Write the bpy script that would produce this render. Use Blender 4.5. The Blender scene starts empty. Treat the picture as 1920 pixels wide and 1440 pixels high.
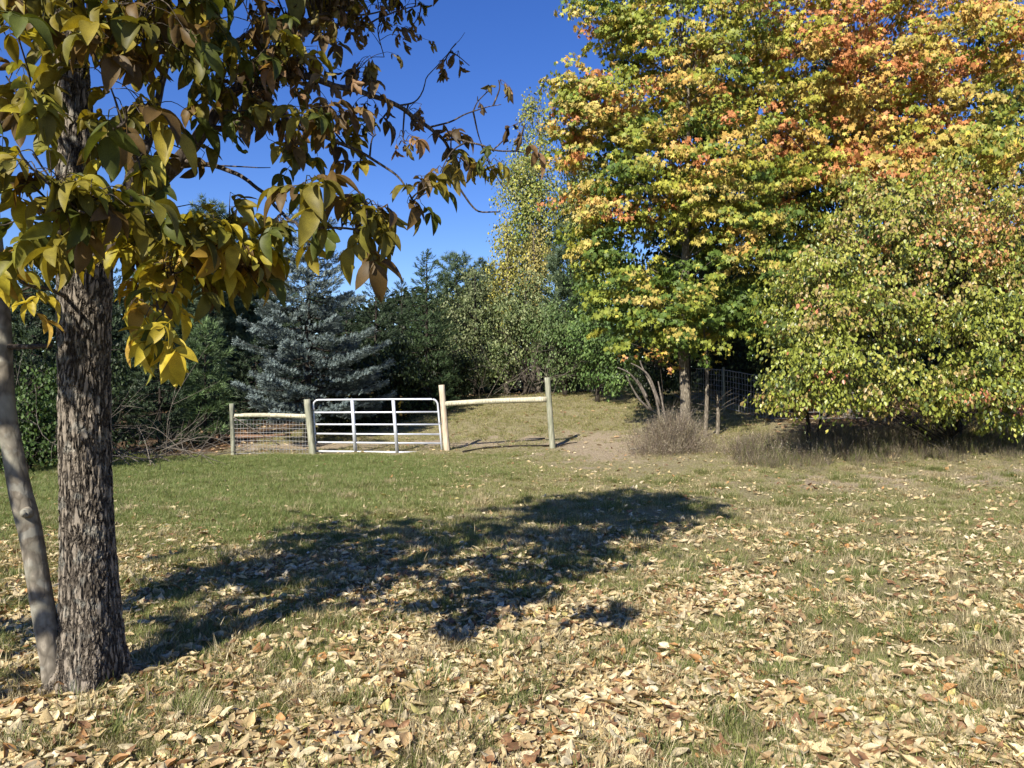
import bpy, math
import numpy as np
from math import radians, sin, cos, pi
from mathutils import Vector, Matrix

sc = bpy.context.scene
COL = sc.collection
# ---------------------------------------------------------------- camera, sky, sun
F, HY, H = 1442.0, 725.0, 1.6          # focal length in photo pixels, horizon row, eye height
SUN_EL, SUN_AZ = 38.0, 208.0           # azimuth clockwise from +Y (behind the viewer, to the left)
SUN_STRENGTH, SKY_STRENGTH, EXPOSURE = 5.0, 0.06, 0.92

cam = bpy.data.cameras.new('camera'); cam.sensor_width = 36; cam.lens = 36*F/1920.0
cam.clip_start = 0.05; cam.clip_end = 2000
camo = bpy.data.objects.new('camera', cam); COL.objects.link(camo)
camo.location = (0, 0, H); camo.rotation_euler = (radians(90.2), 0, 0)
sc.camera = camo

world = bpy.data.worlds.new('World'); sc.world = world; world.use_nodes = True
wn = world.node_tree; wn.nodes.clear()
sky = wn.nodes.new('ShaderNodeTexSky'); sky.sky_type = 'NISHITA'; sky.sun_disc = False
sky.sun_elevation = radians(SUN_EL); sky.sun_rotation = radians(SUN_AZ)
sky.altitude = 200; sky.air_density = 1.0; sky.dust_density = 0.1; sky.ozone_density = 4.0
bg = wn.nodes.new('ShaderNodeBackground'); bg.inputs[1].default_value = SKY_STRENGTH
wo = wn.nodes.new('ShaderNodeOutputWorld')
hs = wn.nodes.new('ShaderNodeHueSaturation'); hs.inputs['Hue'].default_value = .52; hs.inputs['Saturation'].default_value = 1.26; hs.inputs['Value'].default_value = 1.45
wn.links.new(sky.outputs[0], hs.inputs['Color']); wn.links.new(hs.outputs[0], bg.inputs[0]); wn.links.new(bg.outputs[0], wo.inputs[0])

az, el = radians(SUN_AZ), radians(SUN_EL)
SUNDIR = Vector((sin(az)*cos(el), cos(az)*cos(el), sin(el)))
sl = bpy.data.lights.new('sun', 'SUN'); sl.energy = SUN_STRENGTH; sl.angle = radians(0.53); sl.color = (1.0, 0.94, 0.82)
so = bpy.data.objects.new('sun', sl); COL.objects.link(so)
so.rotation_euler = SUNDIR.to_track_quat('Z', 'Y').to_euler()

sc.render.engine = 'CYCLES'
sc.view_settings.view_transform = 'Standard'; sc.view_settings.look = 'None'
sc.view_settings.exposure = EXPOSURE; sc.view_settings.gamma = 1.0
sc.view_settings.use_curve_mapping = False
try:
    sc.cycles.max_bounces = 6; sc.cycles.diffuse_bounces = 3; sc.cycles.transmission_bounces = 3
except Exception: pass

RNG = np.random.default_rng(11)
# ---------------------------------------------------------------- helpers
def W(px, py, Y):
    return np.array([(px-960.0)/F*Y, Y, H-(py-HY)/F*Y])

def norm(v):
    v = np.asarray(v, float)
    return v/np.maximum(np.linalg.norm(v, axis=-1, keepdims=True), 1e-9)

_lat = {}
def vnoise(x, y, scale, seed=0):
    if seed not in _lat: _lat[seed] = np.random.default_rng(1000+seed).random((64, 64))
    L = _lat[seed]; x = np.asarray(x, float)/scale; y = np.asarray(y, float)/scale
    xi, yi = np.floor(x).astype(int), np.floor(y).astype(int)
    fx, fy = x-xi, y-yi; fx = fx*fx*(3-2*fx); fy = fy*fy*(3-2*fy)
    a, b = L[xi % 64, yi % 64], L[(xi+1) % 64, yi % 64]
    c, d = L[xi % 64, (yi+1) % 64], L[(xi+1) % 64, (yi+1) % 64]
    return (a*(1-fx)+b*fx)*(1-fy)+(c*(1-fx)+d*fx)*fy

TX = np.array([-40, -12, -6, -2, 2, 6, 10, 16, 40.])
TY = np.array([-15, 8, 12, 15, 18, 22, 30, 34, 40, 90.])
TZ = np.array([[0, 0, 0, 0, 0, 0, 0, 0, 0],
               [0, 0, 0, 0, 0, 0, .02, .05, .1],
               [0, 0, 0, 0, 0, .05, .17, .3, .4],
               [0, 0, 0, 0, .0, .16, .5, .75, .9],
               [0, 0, 0, .05, .2, .42, .75, 1.0, 1.1],
               [.05, .1, .2, .4, .62, .75, .95, 1.2, 1.3],
               [.2, .5, .9, 1.3, 1.5, 1.5, 1.5, 1.7, 1.8],
               [.2, .6, 1.0, 1.2, .9, .6, .7, 1.2, 1.3],
               [.3, .7, 1.0, 1.0, .7, .6, .7, .9, 1.0],
               [.6, .8, 1, 1, 1, 1, 1, 1, 1]])
def _gz(x, y):
    x = np.clip(x, -40, 39.99); y = np.clip(y, -15, 89.99)
    i = np.clip(np.searchsorted(TX, x, 'right')-1, 0, len(TX)-2)
    j = np.clip(np.searchsorted(TY, y, 'right')-1, 0, len(TY)-2)
    fx = (x-TX[i])/(TX[i+1]-TX[i]); fy = (y-TY[j])/(TY[j+1]-TY[j])
    return ((TZ[j, i]*(1-fx)+TZ[j, i+1]*fx)*(1-fy)+(TZ[j+1, i]*(1-fx)+TZ[j+1, i+1]*fx)*fy)
def gz(x, y):
    x = np.asarray(x, float); y = np.asarray(y, float); s = 0
    for dx in (-1.2, 0, 1.2):
        for dy in (-1.2, 0, 1.2): s = s+_gz(x+dx, y+dy)
    z = s/9
    return z+(vnoise(x, y, 0.9, 3)-.5)*.05+(vnoise(x, y, .28, 4)-.5)*.022
def gzf(x, y): return float(gz(np.array([x]), np.array([y]))[0])
def G(px, Y):
    x = (px-960.0)/F*Y
    return (x, Y, gzf(x, Y))

class MB:
    """collects vertices/faces (and optional colours) for ONE mesh"""
    def __init__(s): s.v = []; s.f = []; s.c = []; s.n = 0; s.t = []
    def add(s, v, f, c=None):
        v = np.asarray(v, np.float32).reshape(-1, 3); f = np.asarray(f, np.int64)
        s.v.append(v); s.f.append(f+s.n); s.n += len(v)
        s.c.append(np.ones((len(v), 3), np.float32) if c is None else np.broadcast_to(np.asarray(c, np.float32), (len(v), 3)))
    def mesh(s, name, mat, origin=(0, 0, 0), smooth=True):
        V = np.concatenate(s.v)-np.array(origin, np.float32); C = np.concatenate(s.c)
        fs = [f for f in s.f if len(f)]
        loops = np.concatenate([f.reshape(-1) for f in fs]); sizes = np.concatenate([np.full(len(f), f.shape[1]) for f in fs])
        me = bpy.data.meshes.new(name)
        me.vertices.add(len(V)); me.vertices.foreach_set('co', V.reshape(-1).astype(np.float32))
        me.loops.add(len(loops)); me.loops.foreach_set('vertex_index', loops.astype(np.int32))
        starts = np.concatenate([[0], np.cumsum(sizes)[:-1]])
        me.polygons.add(len(sizes)); me.polygons.foreach_set('loop_start', starts.astype(np.int32))
        try: me.polygons.foreach_set('loop_total', sizes.astype(np.int32))
        except Exception: pass
        me.update(calc_edges=True); me.validate()
        a = me.color_attributes.new('Col', 'FLOAT_COLOR', 'POINT')
        a.data.foreach_set('color', np.concatenate([C, np.ones((len(C), 1))], 1).astype(np.float32).reshape(-1))
        if smooth: me.polygons.foreach_set('use_smooth', np.ones(len(sizes), bool))
        if mat: me.materials.append(mat)
        return me
    def build(s, name, mat, parent=None, kind=None, smooth=True):
        if not s.v: return None
        org = tuple(parent.location) if parent else (0, 0, 0)
        o = bpy.data.objects.new(name, s.mesh(name, mat, org, smooth)); COL.objects.link(o)
        if parent: o.parent = parent
        if kind: o['kind'] = kind
        return o

def thing(name, label, cat, loc, group=None):
    o = bpy.data.objects.new(name, None); COL.objects.link(o); o.location = loc
    o.empty_display_size = .2; o['label'] = label; o['category'] = cat
    if group: o['group'] = group
    return o
def tag(o, label, cat, group=None):
    o['label'] = label; o['category'] = cat
    if group: o['group'] = group
    return o

def smooth_path(pts, rad, n=6):
    pts = np.array(pts, float); rad = np.array(rad, float)
    if len(pts) < 3: 
        t = np.linspace(0, 1, n+1)[:, None]
        return pts[0]*(1-t)+pts[-1]*t, rad[0]*(1-t[:, 0])+rad[-1]*t[:, 0]
    P = np.vstack([2*pts[0]-pts[1], pts, 2*pts[-1]-pts[-2]]); out = []; ro = []
    for i in range(len(pts)-1):
        p0, p1, p2, p3 = P[i:i+4]
        for k in range(n):
            t = k/n
            out.append(.5*((2*p1)+(-p0+p2)*t+(2*p0-5*p1+4*p2-p3)*t*t+(-p0+3*p1-3*p2+p3)*t**3))
            ro.append(rad[i]*(1-t)+rad[i+1]*t)
    out.append(pts[-1]); ro.append(rad[-1])
    return np.array(out), np.array(ro)

def tube(mb, pts, rad, sides=6, col=None, cap=True, lobes=None):
    pts = np.asarray(pts, float); rad = np.broadcast_to(np.asarray(rad, float), (len(pts),))
    T = norm(np.gradient(pts, axis=0)); ref = np.array([0, 0, 1.]) if abs(T[0][2]) < .85 else np.array([1., 0, 0])
    U = norm(np.cross(T, ref)); V = np.cross(T, U)
    a = np.linspace(0, 2*pi, sides, endpoint=False)
    R = rad[:, None]*(np.ones((1, sides)) if lobes is None else lobes)
    v = pts[:, None, :]+R[..., None]*(np.cos(a)[None, :, None]*U[:, None, :]+np.sin(a)[None, :, None]*V[:, None, :])
    n = len(pts); i = np.arange(n-1)[:, None]*sides; j = np.arange(sides)[None, :]; j2 = (j+1) % sides
    f = np.stack([i+j, i+j2, i+sides+j2, i+sides+j], -1).reshape(-1, 4)
    mb.add(v.reshape(-1, 3), f, col)
    if cap:
        c0 = mb.n; jj = np.arange(sides)
        mb.add([pts[0]], np.zeros((0, 3), int), col); mb.add([pts[-1]], np.zeros((0, 3), int), col)
        base = c0-n*sides
        mb.f.append(np.stack([np.full(sides, c0), base+(jj+1) % sides, base+jj], -1))
        mb.f.append(np.stack([np.full(sides, c0+1), base+(n-1)*sides+jj, base+(n-1)*sides+(jj+1) % sides], -1))

def box(mb, c, s, col=None, R=None, bev=0):
    x, y, z = np.array(s)/2
    v = np.array([[-x, -y, -z], [x, -y, -z], [x, y, -z], [-x, y, -z], [-x, -y, z], [x, -y, z], [x, y, z], [-x, y, z]])
    if R is not None: v = v@np.array(R).T
    f = [[3, 2, 1, 0], [4, 5, 6, 7], [0, 1, 5, 4], [1, 2, 6, 5], [2, 3, 7, 6], [3, 0, 4, 7]]
    mb.add(v+np.array(c), f, col)

def basis(d, n):
    """columns x=tip direction, y=side, z=normal"""
    x = norm(d); y = norm(np.cross(n, x)); z = np.cross(x, y)
    return np.stack([x, y, z], -1)
def inst(mb, T, P, B, S, C, tipcol=None):
    """instances of template T=(verts, faces) into mb"""
    tv, tf = T; N = len(P); k = len(tv)
    S = np.asarray(S, float); S = S[:, None, None] if S.ndim == 1 else S[:, None, :]
    loc = tv[None]*S
    v = np.einsum('nij,nkj->nki', B, loc)+P[:, None, :]
    f = (tf[None]+(np.arange(N)*k)[:, None, None]).reshape(-1, tf.shape[1])
    c = np.repeat(np.asarray(C, float)[:, None, :], k, 1)
    if tipcol is not None: c = c*tipcol[None, :, None]
    mb.add(v.reshape(-1, 3), f, c.reshape(-1, 3))

def rand_dir(n, rng=RNG):
    v = rng.normal(size=(n, 3)); return norm(v)

# ---- leaf templates (unit length along +x, normal +z)
def ovate(w=.5, nseg=3, fold=.15, bend=.25, tip=1.0):
    xs = np.linspace(0, 1, nseg+1); v = []; f = []
    for x in xs:
        ww = w*.5*np.sin(pi*min(1, x**.8*.97+.03))**.8*(1 if x < .98 else .05)
        z = -bend*x*x
        v += [[x, -ww, z+fold*ww*1.5], [x, 0, z], [x, ww, z+fold*ww*1.5]]
    for i in range(nseg):
        a = i*3
        f += [[a, a+1, a+4, a+3], [a+1, a+2, a+5, a+4]]
    return np.array(v), np.array(f)
def curled(w, bend, fold, twist, nseg=4, seed=0):
    r = np.random.default_rng(seed); xs = np.linspace(0, 1, nseg+1); v = []; f = []
    ang = 0; p = np.array([0., 0.]); 
    for i, x in enumerate(xs):
        ww = w*.5*(np.sin(pi*(x**.85*.94+.04)))**.75*(1+r.normal()*.2)
        if i: ang += bend/nseg*(1+r.normal()*.4); p = p+np.array([cos(ang), sin(ang)])/nseg
        tw = twist*x
        for s in (-1, -.5, 0, .5, 1):
            yy = s*ww*cos(fold*abs(s))*(1+r.normal()*.10); zz = abs(s)*ww*sin(fold*abs(s)+fold*.5)+r.normal()*.022
            v.append([p[0]-sin(ang)*zz, yy*cos(tw)-zz*sin(tw)*.5, p[1]+zz*cos(ang)+yy*sin(tw)])
    for i in range(nseg):
        for j in range(4):
            a = i*5+j; f.append([a, a+1, a+6, a+5])
    v = np.array(v); v[:, 0] -= .5; v[:, 2] -= v[:, 2].min()
    return v, np.array(f)
def maple_tmpl(droop=.25):
    # five pointed lobes
    pol = [(0, 1.0), (14, .62), (30, .55), (48, .92), (66, .5), (100, .42), (118, .62), (150, .30), (180, .12)]
    pts = [(r*cos(radians(a)), r*sin(radians(a))) for a, r in pol]
    pts += [(x, -y) for x, y in pts[1:-1][::-1]]
    v = [[.05, 0, 0]]+[[x*.62+.1, y*.62, -droop*(x*x+y*y)*.5+.06*abs(y)] for x, y in pts]
    n = len(pts)
    f = [[0, 1+i, 1+(i+1) % n] for i in range(n)]
    return np.array(v), np.array(f)
def maple_simple(droop=.2):
    pol = [(0, 1.0), (24, .5), (48, .9), (80, .42), (118, .6), (180, .15)]
    pts = [(r*cos(radians(a)), r*sin(radians(a))) for a, r in pol]
    pts += [(x, -y) for x, y in pts[1:-1][::-1]]
    v = [[.05, 0, 0]]+[[x*.62+.1, y*.62, -droop*(x*x+y*y)*.5+.06*abs(y)] for x, y in pts]
    n = len(pts)
    return np.array(v), np.array([[0, 1+i, 1+(i+1) % n] for i in range(n)])
def small_leaf(w=.6):
    v = [[0, 0, 0], [.3, w*.42, .05], [.7, w*.36, .0], [1, 0, -.12], [.7, -w*.36, .0], [.3, -w*.42, .05]]
    return np.array(v), np.array([[0, 1, 2, 3], [0, 3, 4, 5]])
def sprig(nring=4, per=3, spread=.34, length=1.0, seed=0, wdt=.07):
    r = np.random.default_rng(seed); v = []; f = []
    for i in range(nring):
        x0 = i/nring*length*.9
        for k in range(per):
            a = 2*pi*(k+i*.5)/per+r.normal()*.2
            d = np.array([.75, cos(a), sin(a)]); d = d/np.linalg.norm(d)*spread*(1+r.normal()*.15)
            s = np.array([0, -sin(a), cos(a)])*wdt
            b = np.array([x0, 0, 0]); n = len(v)
            v += [list(b-s), list(b+s), list(b+d)]; f.append([n, n+1, n+2])
    n = len(v); v += [[length*.6, -wdt, 0], [length*.6, wdt, 0], [length*1.05, 0, 0]]; f.append([n, n+1, n+2])
    return np.array(v), np.array(f)
def needle_tuft(nn=12, seed=0, wdt=.05):
    r = np.random.default_rng(seed); v = []; f = []
    for k in range(nn):
        d = norm(np.array([1.0, r.normal()*.75, r.normal()*.75])); s = norm(np.cross(d, r.normal(size=3)))*wdt
        b = d*.05; n = len(v); v += [list(b-s), list(b+s), list(d*(.8+.3*r.random()))]; f.append([n, n+1, n+2])
    return np.array(v), np.array(f)

# ---------------------------------------------------------------- materials
def newmat(name):
    m = bpy.data.materials.new(name); m.use_nodes = True; nt = m.node_tree; nt.nodes.clear()
    out = nt.nodes.new('ShaderNodeOutputMaterial'); return m, nt, out
def N(nt, t, **k):
    n = nt.nodes.new(t)
    for a, b in k.items():
        if a.startswith('i_'): n.inputs[a[2:].replace('_', ' ')].default_value = b
        else: setattr(n, a, b)
    return n
def ramp(nt, stops):
    r = nt.nodes.new('ShaderNodeValToRGB'); e = r.color_ramp.elements
    while len(e) > 1: e.remove(e[-1])
    for i, (p, c) in enumerate(stops):
        x = e[0] if i == 0 else e.new(p)
        x.position = p; x.color = (*c, 1) if len(c) == 3 else c
    return r

def leafmat(name, objinfo=False, trans=.2, rough=.5, spec=.25, vein=.12, nscale=40):
    m, nt, out = newmat(name)
    if objinfo:
        va = N(nt, 'ShaderNodeVectorMath', operation='MULTIPLY'); nt.links.new(N(nt, 'ShaderNodeObjectInfo').outputs['Color'], va.inputs[0])
        nt.links.new(N(nt, 'ShaderNodeAttribute', attribute_name='Col').outputs['Color'], va.inputs[1]); src = va.outputs[0]
    else: src = N(nt, 'ShaderNodeAttribute', attribute_name='Col').outputs['Color']
    tc = N(nt, 'ShaderNodeTexCoord')
    no = N(nt, 'ShaderNodeTexNoise'); no.inputs['Scale'].default_value = nscale; no.inputs['Detail'].default_value = 3
    nt.links.new(tc.outputs['Object'], no.inputs['Vector'])
    mr = N(nt, 'ShaderNodeMapRange'); mr.inputs[1].default_value = .3; mr.inputs[2].default_value = .7
    mr.inputs[3].default_value = 1-vein*2.2; mr.inputs[4].default_value = 1+vein
    nt.links.new(no.outputs[0], mr.inputs[0])
    mul = N(nt, 'ShaderNodeVectorMath', operation='SCALE'); nt.links.new(src, mul.inputs[0]); nt.links.new(mr.outputs[0], mul.inputs['Scale'])
    b = N(nt, 'ShaderNodeBsdfPrincipled'); b.inputs['Roughness'].default_value = rough
    b.inputs['Specular IOR Level'].default_value = spec
    nt.links.new(mul.outputs[0], b.inputs['Base Color'])
    t = N(nt, 'ShaderNodeBsdfTranslucent')
    g = N(nt, 'ShaderNodeMixRGB', blend_type='MULTIPLY'); g.inputs[0].default_value = 1; g.inputs[2].default_value = (1.25, 1.15, .45, 1)
    nt.links.new(mul.outputs[0], g.inputs[1]); nt.links.new(g.outputs[0], t.inputs[0])
    mx = N(nt, 'ShaderNodeMixShader'); mx.inputs[0].default_value = trans
    nt.links.new(b.outputs[0], mx.inputs[1]); nt.links.new(t.outputs[0], mx.inputs[2]); nt.links.new(mx.outputs[0], out.inputs[0])
    return m
M_LEAF = leafmat('leaf_foliage'); M_LEAFOBJ = leafmat('leaf_single', True)
M_HICK = leafmat('compound_leaf', False, .34, .5, .22, .15, 60); M_HICKO = leafmat('compound_leaf_single', True, .34, .5, .22, .15, 60)
M_DRY = leafmat('dry_leaf', False, .18, .6, .3, .2, 35); M_DRYO = leafmat('dry_leaf_single', True, .18, .6, .3, .2, 35)
M_NEEDLE = leafmat('needles', False, .08, .55, .3, .1, 3)
M_SHRUB = leafmat('bush_leaf', False, .18, .4, .45); M_SHRUBO = leafmat('bush_leaf_single', True, .18, .4, .45)

def barkmat(name, dark, light, scale=24, zs=.18, disp=.012, moss=None, true_disp=True, lich=0.0):
    m, nt, out = newmat(name)
    tc = N(nt, 'ShaderNodeTexCoord'); L = nt.links.new
    mp = N(nt, 'ShaderNodeMapping'); mp.inputs['Scale'].default_value = (1, 1, zs); L(tc.outputs['Object'], mp.inputs[0])
    n0 = N(nt, 'ShaderNodeTexNoise'); n0.inputs['Scale'].default_value = 9; n0.inputs['Detail'].default_value = 4; L(mp.outputs[0], n0.inputs['Vector'])
    sb = N(nt, 'ShaderNodeVectorMath', operation='SCALE'); sb.inputs['Scale'].default_value = .06; L(n0.outputs['Color'], sb.inputs[0])
    ad = N(nt, 'ShaderNodeVectorMath', operation='ADD'); L(mp.outputs[0], ad.inputs[0]); L(sb.outputs[0], ad.inputs[1])
    if true_disp and disp > .005:
        fold = []
        for sd in (0, 7.3):
            mq = N(nt, 'ShaderNodeMapping'); mq.inputs['Location'].default_value = (sd, sd*1.7, sd*.6); mq.inputs['Scale'].default_value = (1, 1, zs); L(tc.outputs['Object'], mq.inputs[0])
            nq = N(nt, 'ShaderNodeTexNoise'); nq.inputs['Scale'].default_value = scale; nq.inputs['Detail'].default_value = 2.5; nq.inputs['Roughness'].default_value = .45; nq.inputs['Distortion'].default_value = .35
            L(mq.outputs[0], nq.inputs['Vector'])
            s1 = N(nt, 'ShaderNodeMath', operation='SUBTRACT'); s1.inputs[1].default_value = .5; L(nq.outputs[0], s1.inputs[0])
            s2 = N(nt, 'ShaderNodeMath', operation='ABSOLUTE'); L(s1.outputs[0], s2.inputs[0]); fold.append(s2.outputs[0])
        mn = N(nt, 'ShaderNodeMath', operation='MINIMUM'); L(fold[0], mn.inputs[0]); L(fold[1], mn.inputs[1])
        r = ramp(nt, [(0, (0, 0, 0)), (.025, (.3, .3, .3)), (.075, (.9, .9, .9)), (.2, (1, 1, 1))]); L(mn.outputs[0], r.inputs[0])
    else:
        vo = N(nt, 'ShaderNodeTexVoronoi', feature='DISTANCE_TO_EDGE'); vo.inputs['Scale'].default_value = scale; L(ad.outputs[0], vo.inputs['Vector'])
        r = ramp(nt, [(0, (0, 0, 0)), (.12, (.35, .35, .35)), (.32, (.9, .9, .9)), (1, (1, 1, 1))]); L(vo.outputs[0], r.inputs[0])
    fn = N(nt, 'ShaderNodeTexNoise'); fn.inputs['Scale'].default_value = 90; fn.inputs['Detail'].default_value = 6
    mp2 = N(nt, 'ShaderNodeMapping'); mp2.inputs['Scale'].default_value = (1, 1, .35); L(tc.outputs['Object'], mp2.inputs[0]); L(mp2.outputs[0], fn.inputs['Vector'])
    hsum = N(nt, 'ShaderNodeMath', operation='MULTIPLY_ADD'); L(fn.outputs[0], hsum.inputs[0]); hsum.inputs[1].default_value = .55; L(r.outputs[0], hsum.inputs[2])
    cr = ramp(nt, [(.2, dark), (.75, tuple((a+b)/2 for a, b in zip(dark, light))), (1.25/1.5, light)])
    sc_ = N(nt, 'ShaderNodeMath', operation='MULTIPLY'); sc_.inputs[1].default_value = .68; L(hsum.outputs[0], sc_.inputs[0]); L(sc_.outputs[0], cr.inputs[0])
    last = cr.outputs[0]
    ln = N(nt, 'ShaderNodeTexNoise'); ln.inputs['Scale'].default_value = 14; ln.inputs['Detail'].default_value = 7; L(tc.outputs['Object'], ln.inputs['Vector'])
    if lich > 0:
        lr = ramp(nt, [(.55, (0, 0, 0)), (.64, (lich, lich, lich))]); L(ln.outputs[0], lr.inputs[0])
        mx = N(nt, 'ShaderNodeMixRGB'); mx.inputs[2].default_value = (.42, .43, .38, 1); L(lr.outputs[0], mx.inputs[0]); L(last, mx.inputs[1]); last = mx.outputs[0]
    if moss:
        mr_ = ramp(nt, [(.5, (0, 0, 0)), (.62, (.6, .6, .6))]); n3 = N(nt, 'ShaderNodeTexNoise'); n3.inputs['Scale'].default_value = 5; n3.inputs['Detail'].default_value = 5
        L(tc.outputs['Object'], n3.inputs['Vector']); L(n3.outputs[0], mr_.inputs[0])
        mx = N(nt, 'ShaderNodeMixRGB'); mx.inputs[2].default_value = (*moss, 1); L(mr_.outputs[0], mx.inputs[0]); L(last, mx.inputs[1]); last = mx.outputs[0]
    b = N(nt, 'ShaderNodeBsdfPrincipled'); b.inputs['Roughness'].default_value = .85; b.inputs['Specular IOR Level'].default_value = .2
    L(last, b.inputs['Base Color']); L(b.outputs[0], out.inputs[0])
    if true_disp:
        d = N(nt, 'ShaderNodeDisplacement'); d.inputs['Scale'].default_value = disp; d.inputs['Midlevel'].default_value = 1.3
        L(hsum.outputs[0], d.inputs['Height']); L(d.outputs[0], out.inputs['Displacement']); m.displacement_method = 'BOTH'
    else:
        bp = N(nt, 'ShaderNodeBump'); bp.inputs['Distance'].default_value = disp; bp.inputs['Strength'].default_value = .9
        L(hsum.outputs[0], bp.inputs['Height']); L(bp.outputs[0], b.inputs['Normal'])
    return m
M_BARK = barkmat('furrowed_bark', (.025, .019, .014), (.235, .198, .155), 36, .22, .014, lich=.2)
M_BARKS = barkmat('smooth_bark', (.10, .085, .065), (.27, .235, .185), 22, .5, .0015, moss=(.26, .25, .20), lich=.25)
M_BRANCH = barkmat('branch_bark', (.03, .022, .016), (.15, .12, .09), 40, .3, .004, true_disp=False)
M_TRUNKFAR = barkmat('far_bark', (.09, .075, .055), (.36, .31, .24), 26, .25, .008, true_disp=False)
M_TRUNKDARK = barkmat('dark_bark', (.02, .016, .012), (.08, .065, .05), 26, .25, .008, true_disp=False)
M_DEAD = barkmat('dead_wood', (.09, .075, .06), (.30, .26, .21), 40, .2, .003, true_disp=False)

def woodmat(name, c1, c2, stain=None, rot=(0, 0, 0)):
    m, nt, out = newmat(name); L = nt.links.new
    tc = N(nt, 'ShaderNodeTexCoord'); mp = N(nt, 'ShaderNodeMapping'); mp.inputs['Scale'].default_value = (1, 1, .06); mp.inputs['Rotation'].default_value = rot
    L(tc.outputs['Object'], mp.inputs[0])
    n = N(nt, 'ShaderNodeTexNoise'); n.inputs['Scale'].default_value = 45; n.inputs['Detail'].default_value = 6; L(mp.outputs[0], n.inputs['Vector'])
    r = ramp(nt, [(.3, tuple(q*.45 for q in c2)), (.42, c2), (.6, c1)]); L(n.outputs[0], r.inputs[0]); last = r.outputs[0]
    n2 = N(nt, 'ShaderNodeTexNoise'); n2.inputs['Scale'].default_value = 3.5; n2.inputs['Detail'].default_value = 4; L(tc.outputs['Object'], n2.inputs['Vector'])
    r2 = ramp(nt, [(.45, (0, 0, 0)), (.65, (.7, .7, .7))]); L(n2.outputs[0], r2.inputs[0])
    mx = N(nt, 'ShaderNodeMixRGB'); mx.inputs[2].default_value = (*(stain or tuple(x*.6 for x in c2)), 1); L(r2.outputs[0], mx.inputs[0]); L(last, mx.inputs[1])
    b = N(nt, 'ShaderNodeBsdfPrincipled'); b.inputs['Roughness'].default_value = .8; b.inputs['Specular IOR Level'].default_value = .2
    L(mx.outputs[0], b.inputs['Base Color']); L(b.outputs[0], out.inputs[0])
    bp = N(nt, 'ShaderNodeBump'); bp.inputs['Distance'].default_value = .006; L(n.outputs[0], bp.inputs['Height']); L(bp.outputs[0], b.inputs['Normal'])
    return m
M_POST_GREEN = woodmat('treated_post', (.36, .35, .26), (.20, .20, .14), (.20, .21, .14))
M_POST_PINK = woodmat('new_post', (.60, .49, .36), (.42, .33, .23), (.48, .42, .33))
M_POST_GREY = woodmat('weathered_post', (.30, .30, .22), (.16, .16, .11), (.10, .10, .08))
M_RAIL = woodmat('peeled_rail', (.62, .56, .40), (.40, .36, .25), (.36, .35, .25), (0, pi/2, 0))

def metalmat(name, col, rough=.45, met=.35):
    m, nt, out = newmat(name); L = nt.links.new
    tc = N(nt, 'ShaderNodeTexCoord'); n = N(nt, 'ShaderNodeTexNoise'); n.inputs['Scale'].default_value = 6; n.inputs['Detail'].default_value = 5; L(tc.outputs['Object'], n.inputs['Vector'])
    r = ramp(nt, [(.3, tuple(c*.78 for c in col)), (.65, col)]); L(n.outputs[0], r.inputs[0])
    b = N(nt, 'ShaderNodeBsdfPrincipled'); b.inputs['Roughness'].default_value = rough; b.inputs['Metallic'].default_value = met
    L(r.outputs[0], b.inputs['Base Color']); L(b.outputs[0], out.inputs[0]); return m
M_GATE = metalmat('galvanised_tube', (.66, .68, .72), .42, .3)
M_WIRE = metalmat('galvanised_wire', (.42, .41, .40), .5, .4)
M_WIRED = metalmat('dull_wire', (.26, .25, .24), .6, .3)

# ground ----------------------------------------------------------
def ground_masks(x, y):
    px = x/np.maximum(y, .5)*F+960
    n = vnoise(x, y, 1.4, 7); n2 = vnoise(x, y, .5, 8)
    # lush green grass: the strip in front of the fence on the left
    lush = np.clip((y-6.0)/4, 0, 1)*np.clip((17.9-y)/.8, 0, 1)*np.clip((1.6-x)/4.5, 0, 1)
    lush = np.clip(lush*1.05+(n-.5)*.5*np.clip(lush*4, 0, 1), 0, 1)
    lush = np.maximum(lush, np.clip((n-.5)*1.6, 0, .4)*np.clip((15-y)/6, 0, 1))
    dirt = np.exp(-(((x-2.3)/1.9)**2+((y-17.6)/2.3)**2))*1.0
    dirt = np.maximum(dirt, np.exp(-((y-(11.6+.12*x))/.75)**2)*np.clip((x-2.6)/2, 0, 1)*(.45+.5*n2))
    dirt = np.maximum(dirt, np.exp(-(((x+5.0)/1.7)**2+((y-19.3)/1.0)**2))*1.2)
    dirt = np.maximum(dirt, np.exp(-(((x+1.0)/5)**2+((y-19.2)/.8)**2))*.8)
    dirt = np.maximum(dirt, np.exp(-(((x+2.2)/.8)**2+((y-3.7)/.7)**2))*.8)
    dirt = np.clip(dirt+(n2-.5)*.5*np.clip(dirt*4, 0, 1)*1.6+np.clip((n2*n-.42)*1.5, 0, .4), 0, 1)
    wood = np.clip((y-28.5-np.clip(-x-2, 0, 9)*-1.1-.5*n)/1.5, 0, 1)      # litter under the trees
    wood = np.maximum(wood, np.clip((-x-6.6-(y-17)*-.1)/1.2, 0, 1)*np.clip((y-15.5)/1.5, 0, 1))
    wood = np.maximum(wood, np.clip((x-6.0)/1.5, 0, 1)*np.clip((y-14.2)/2, 0, 1)*.7)
    return lush, dirt, wood

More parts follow.
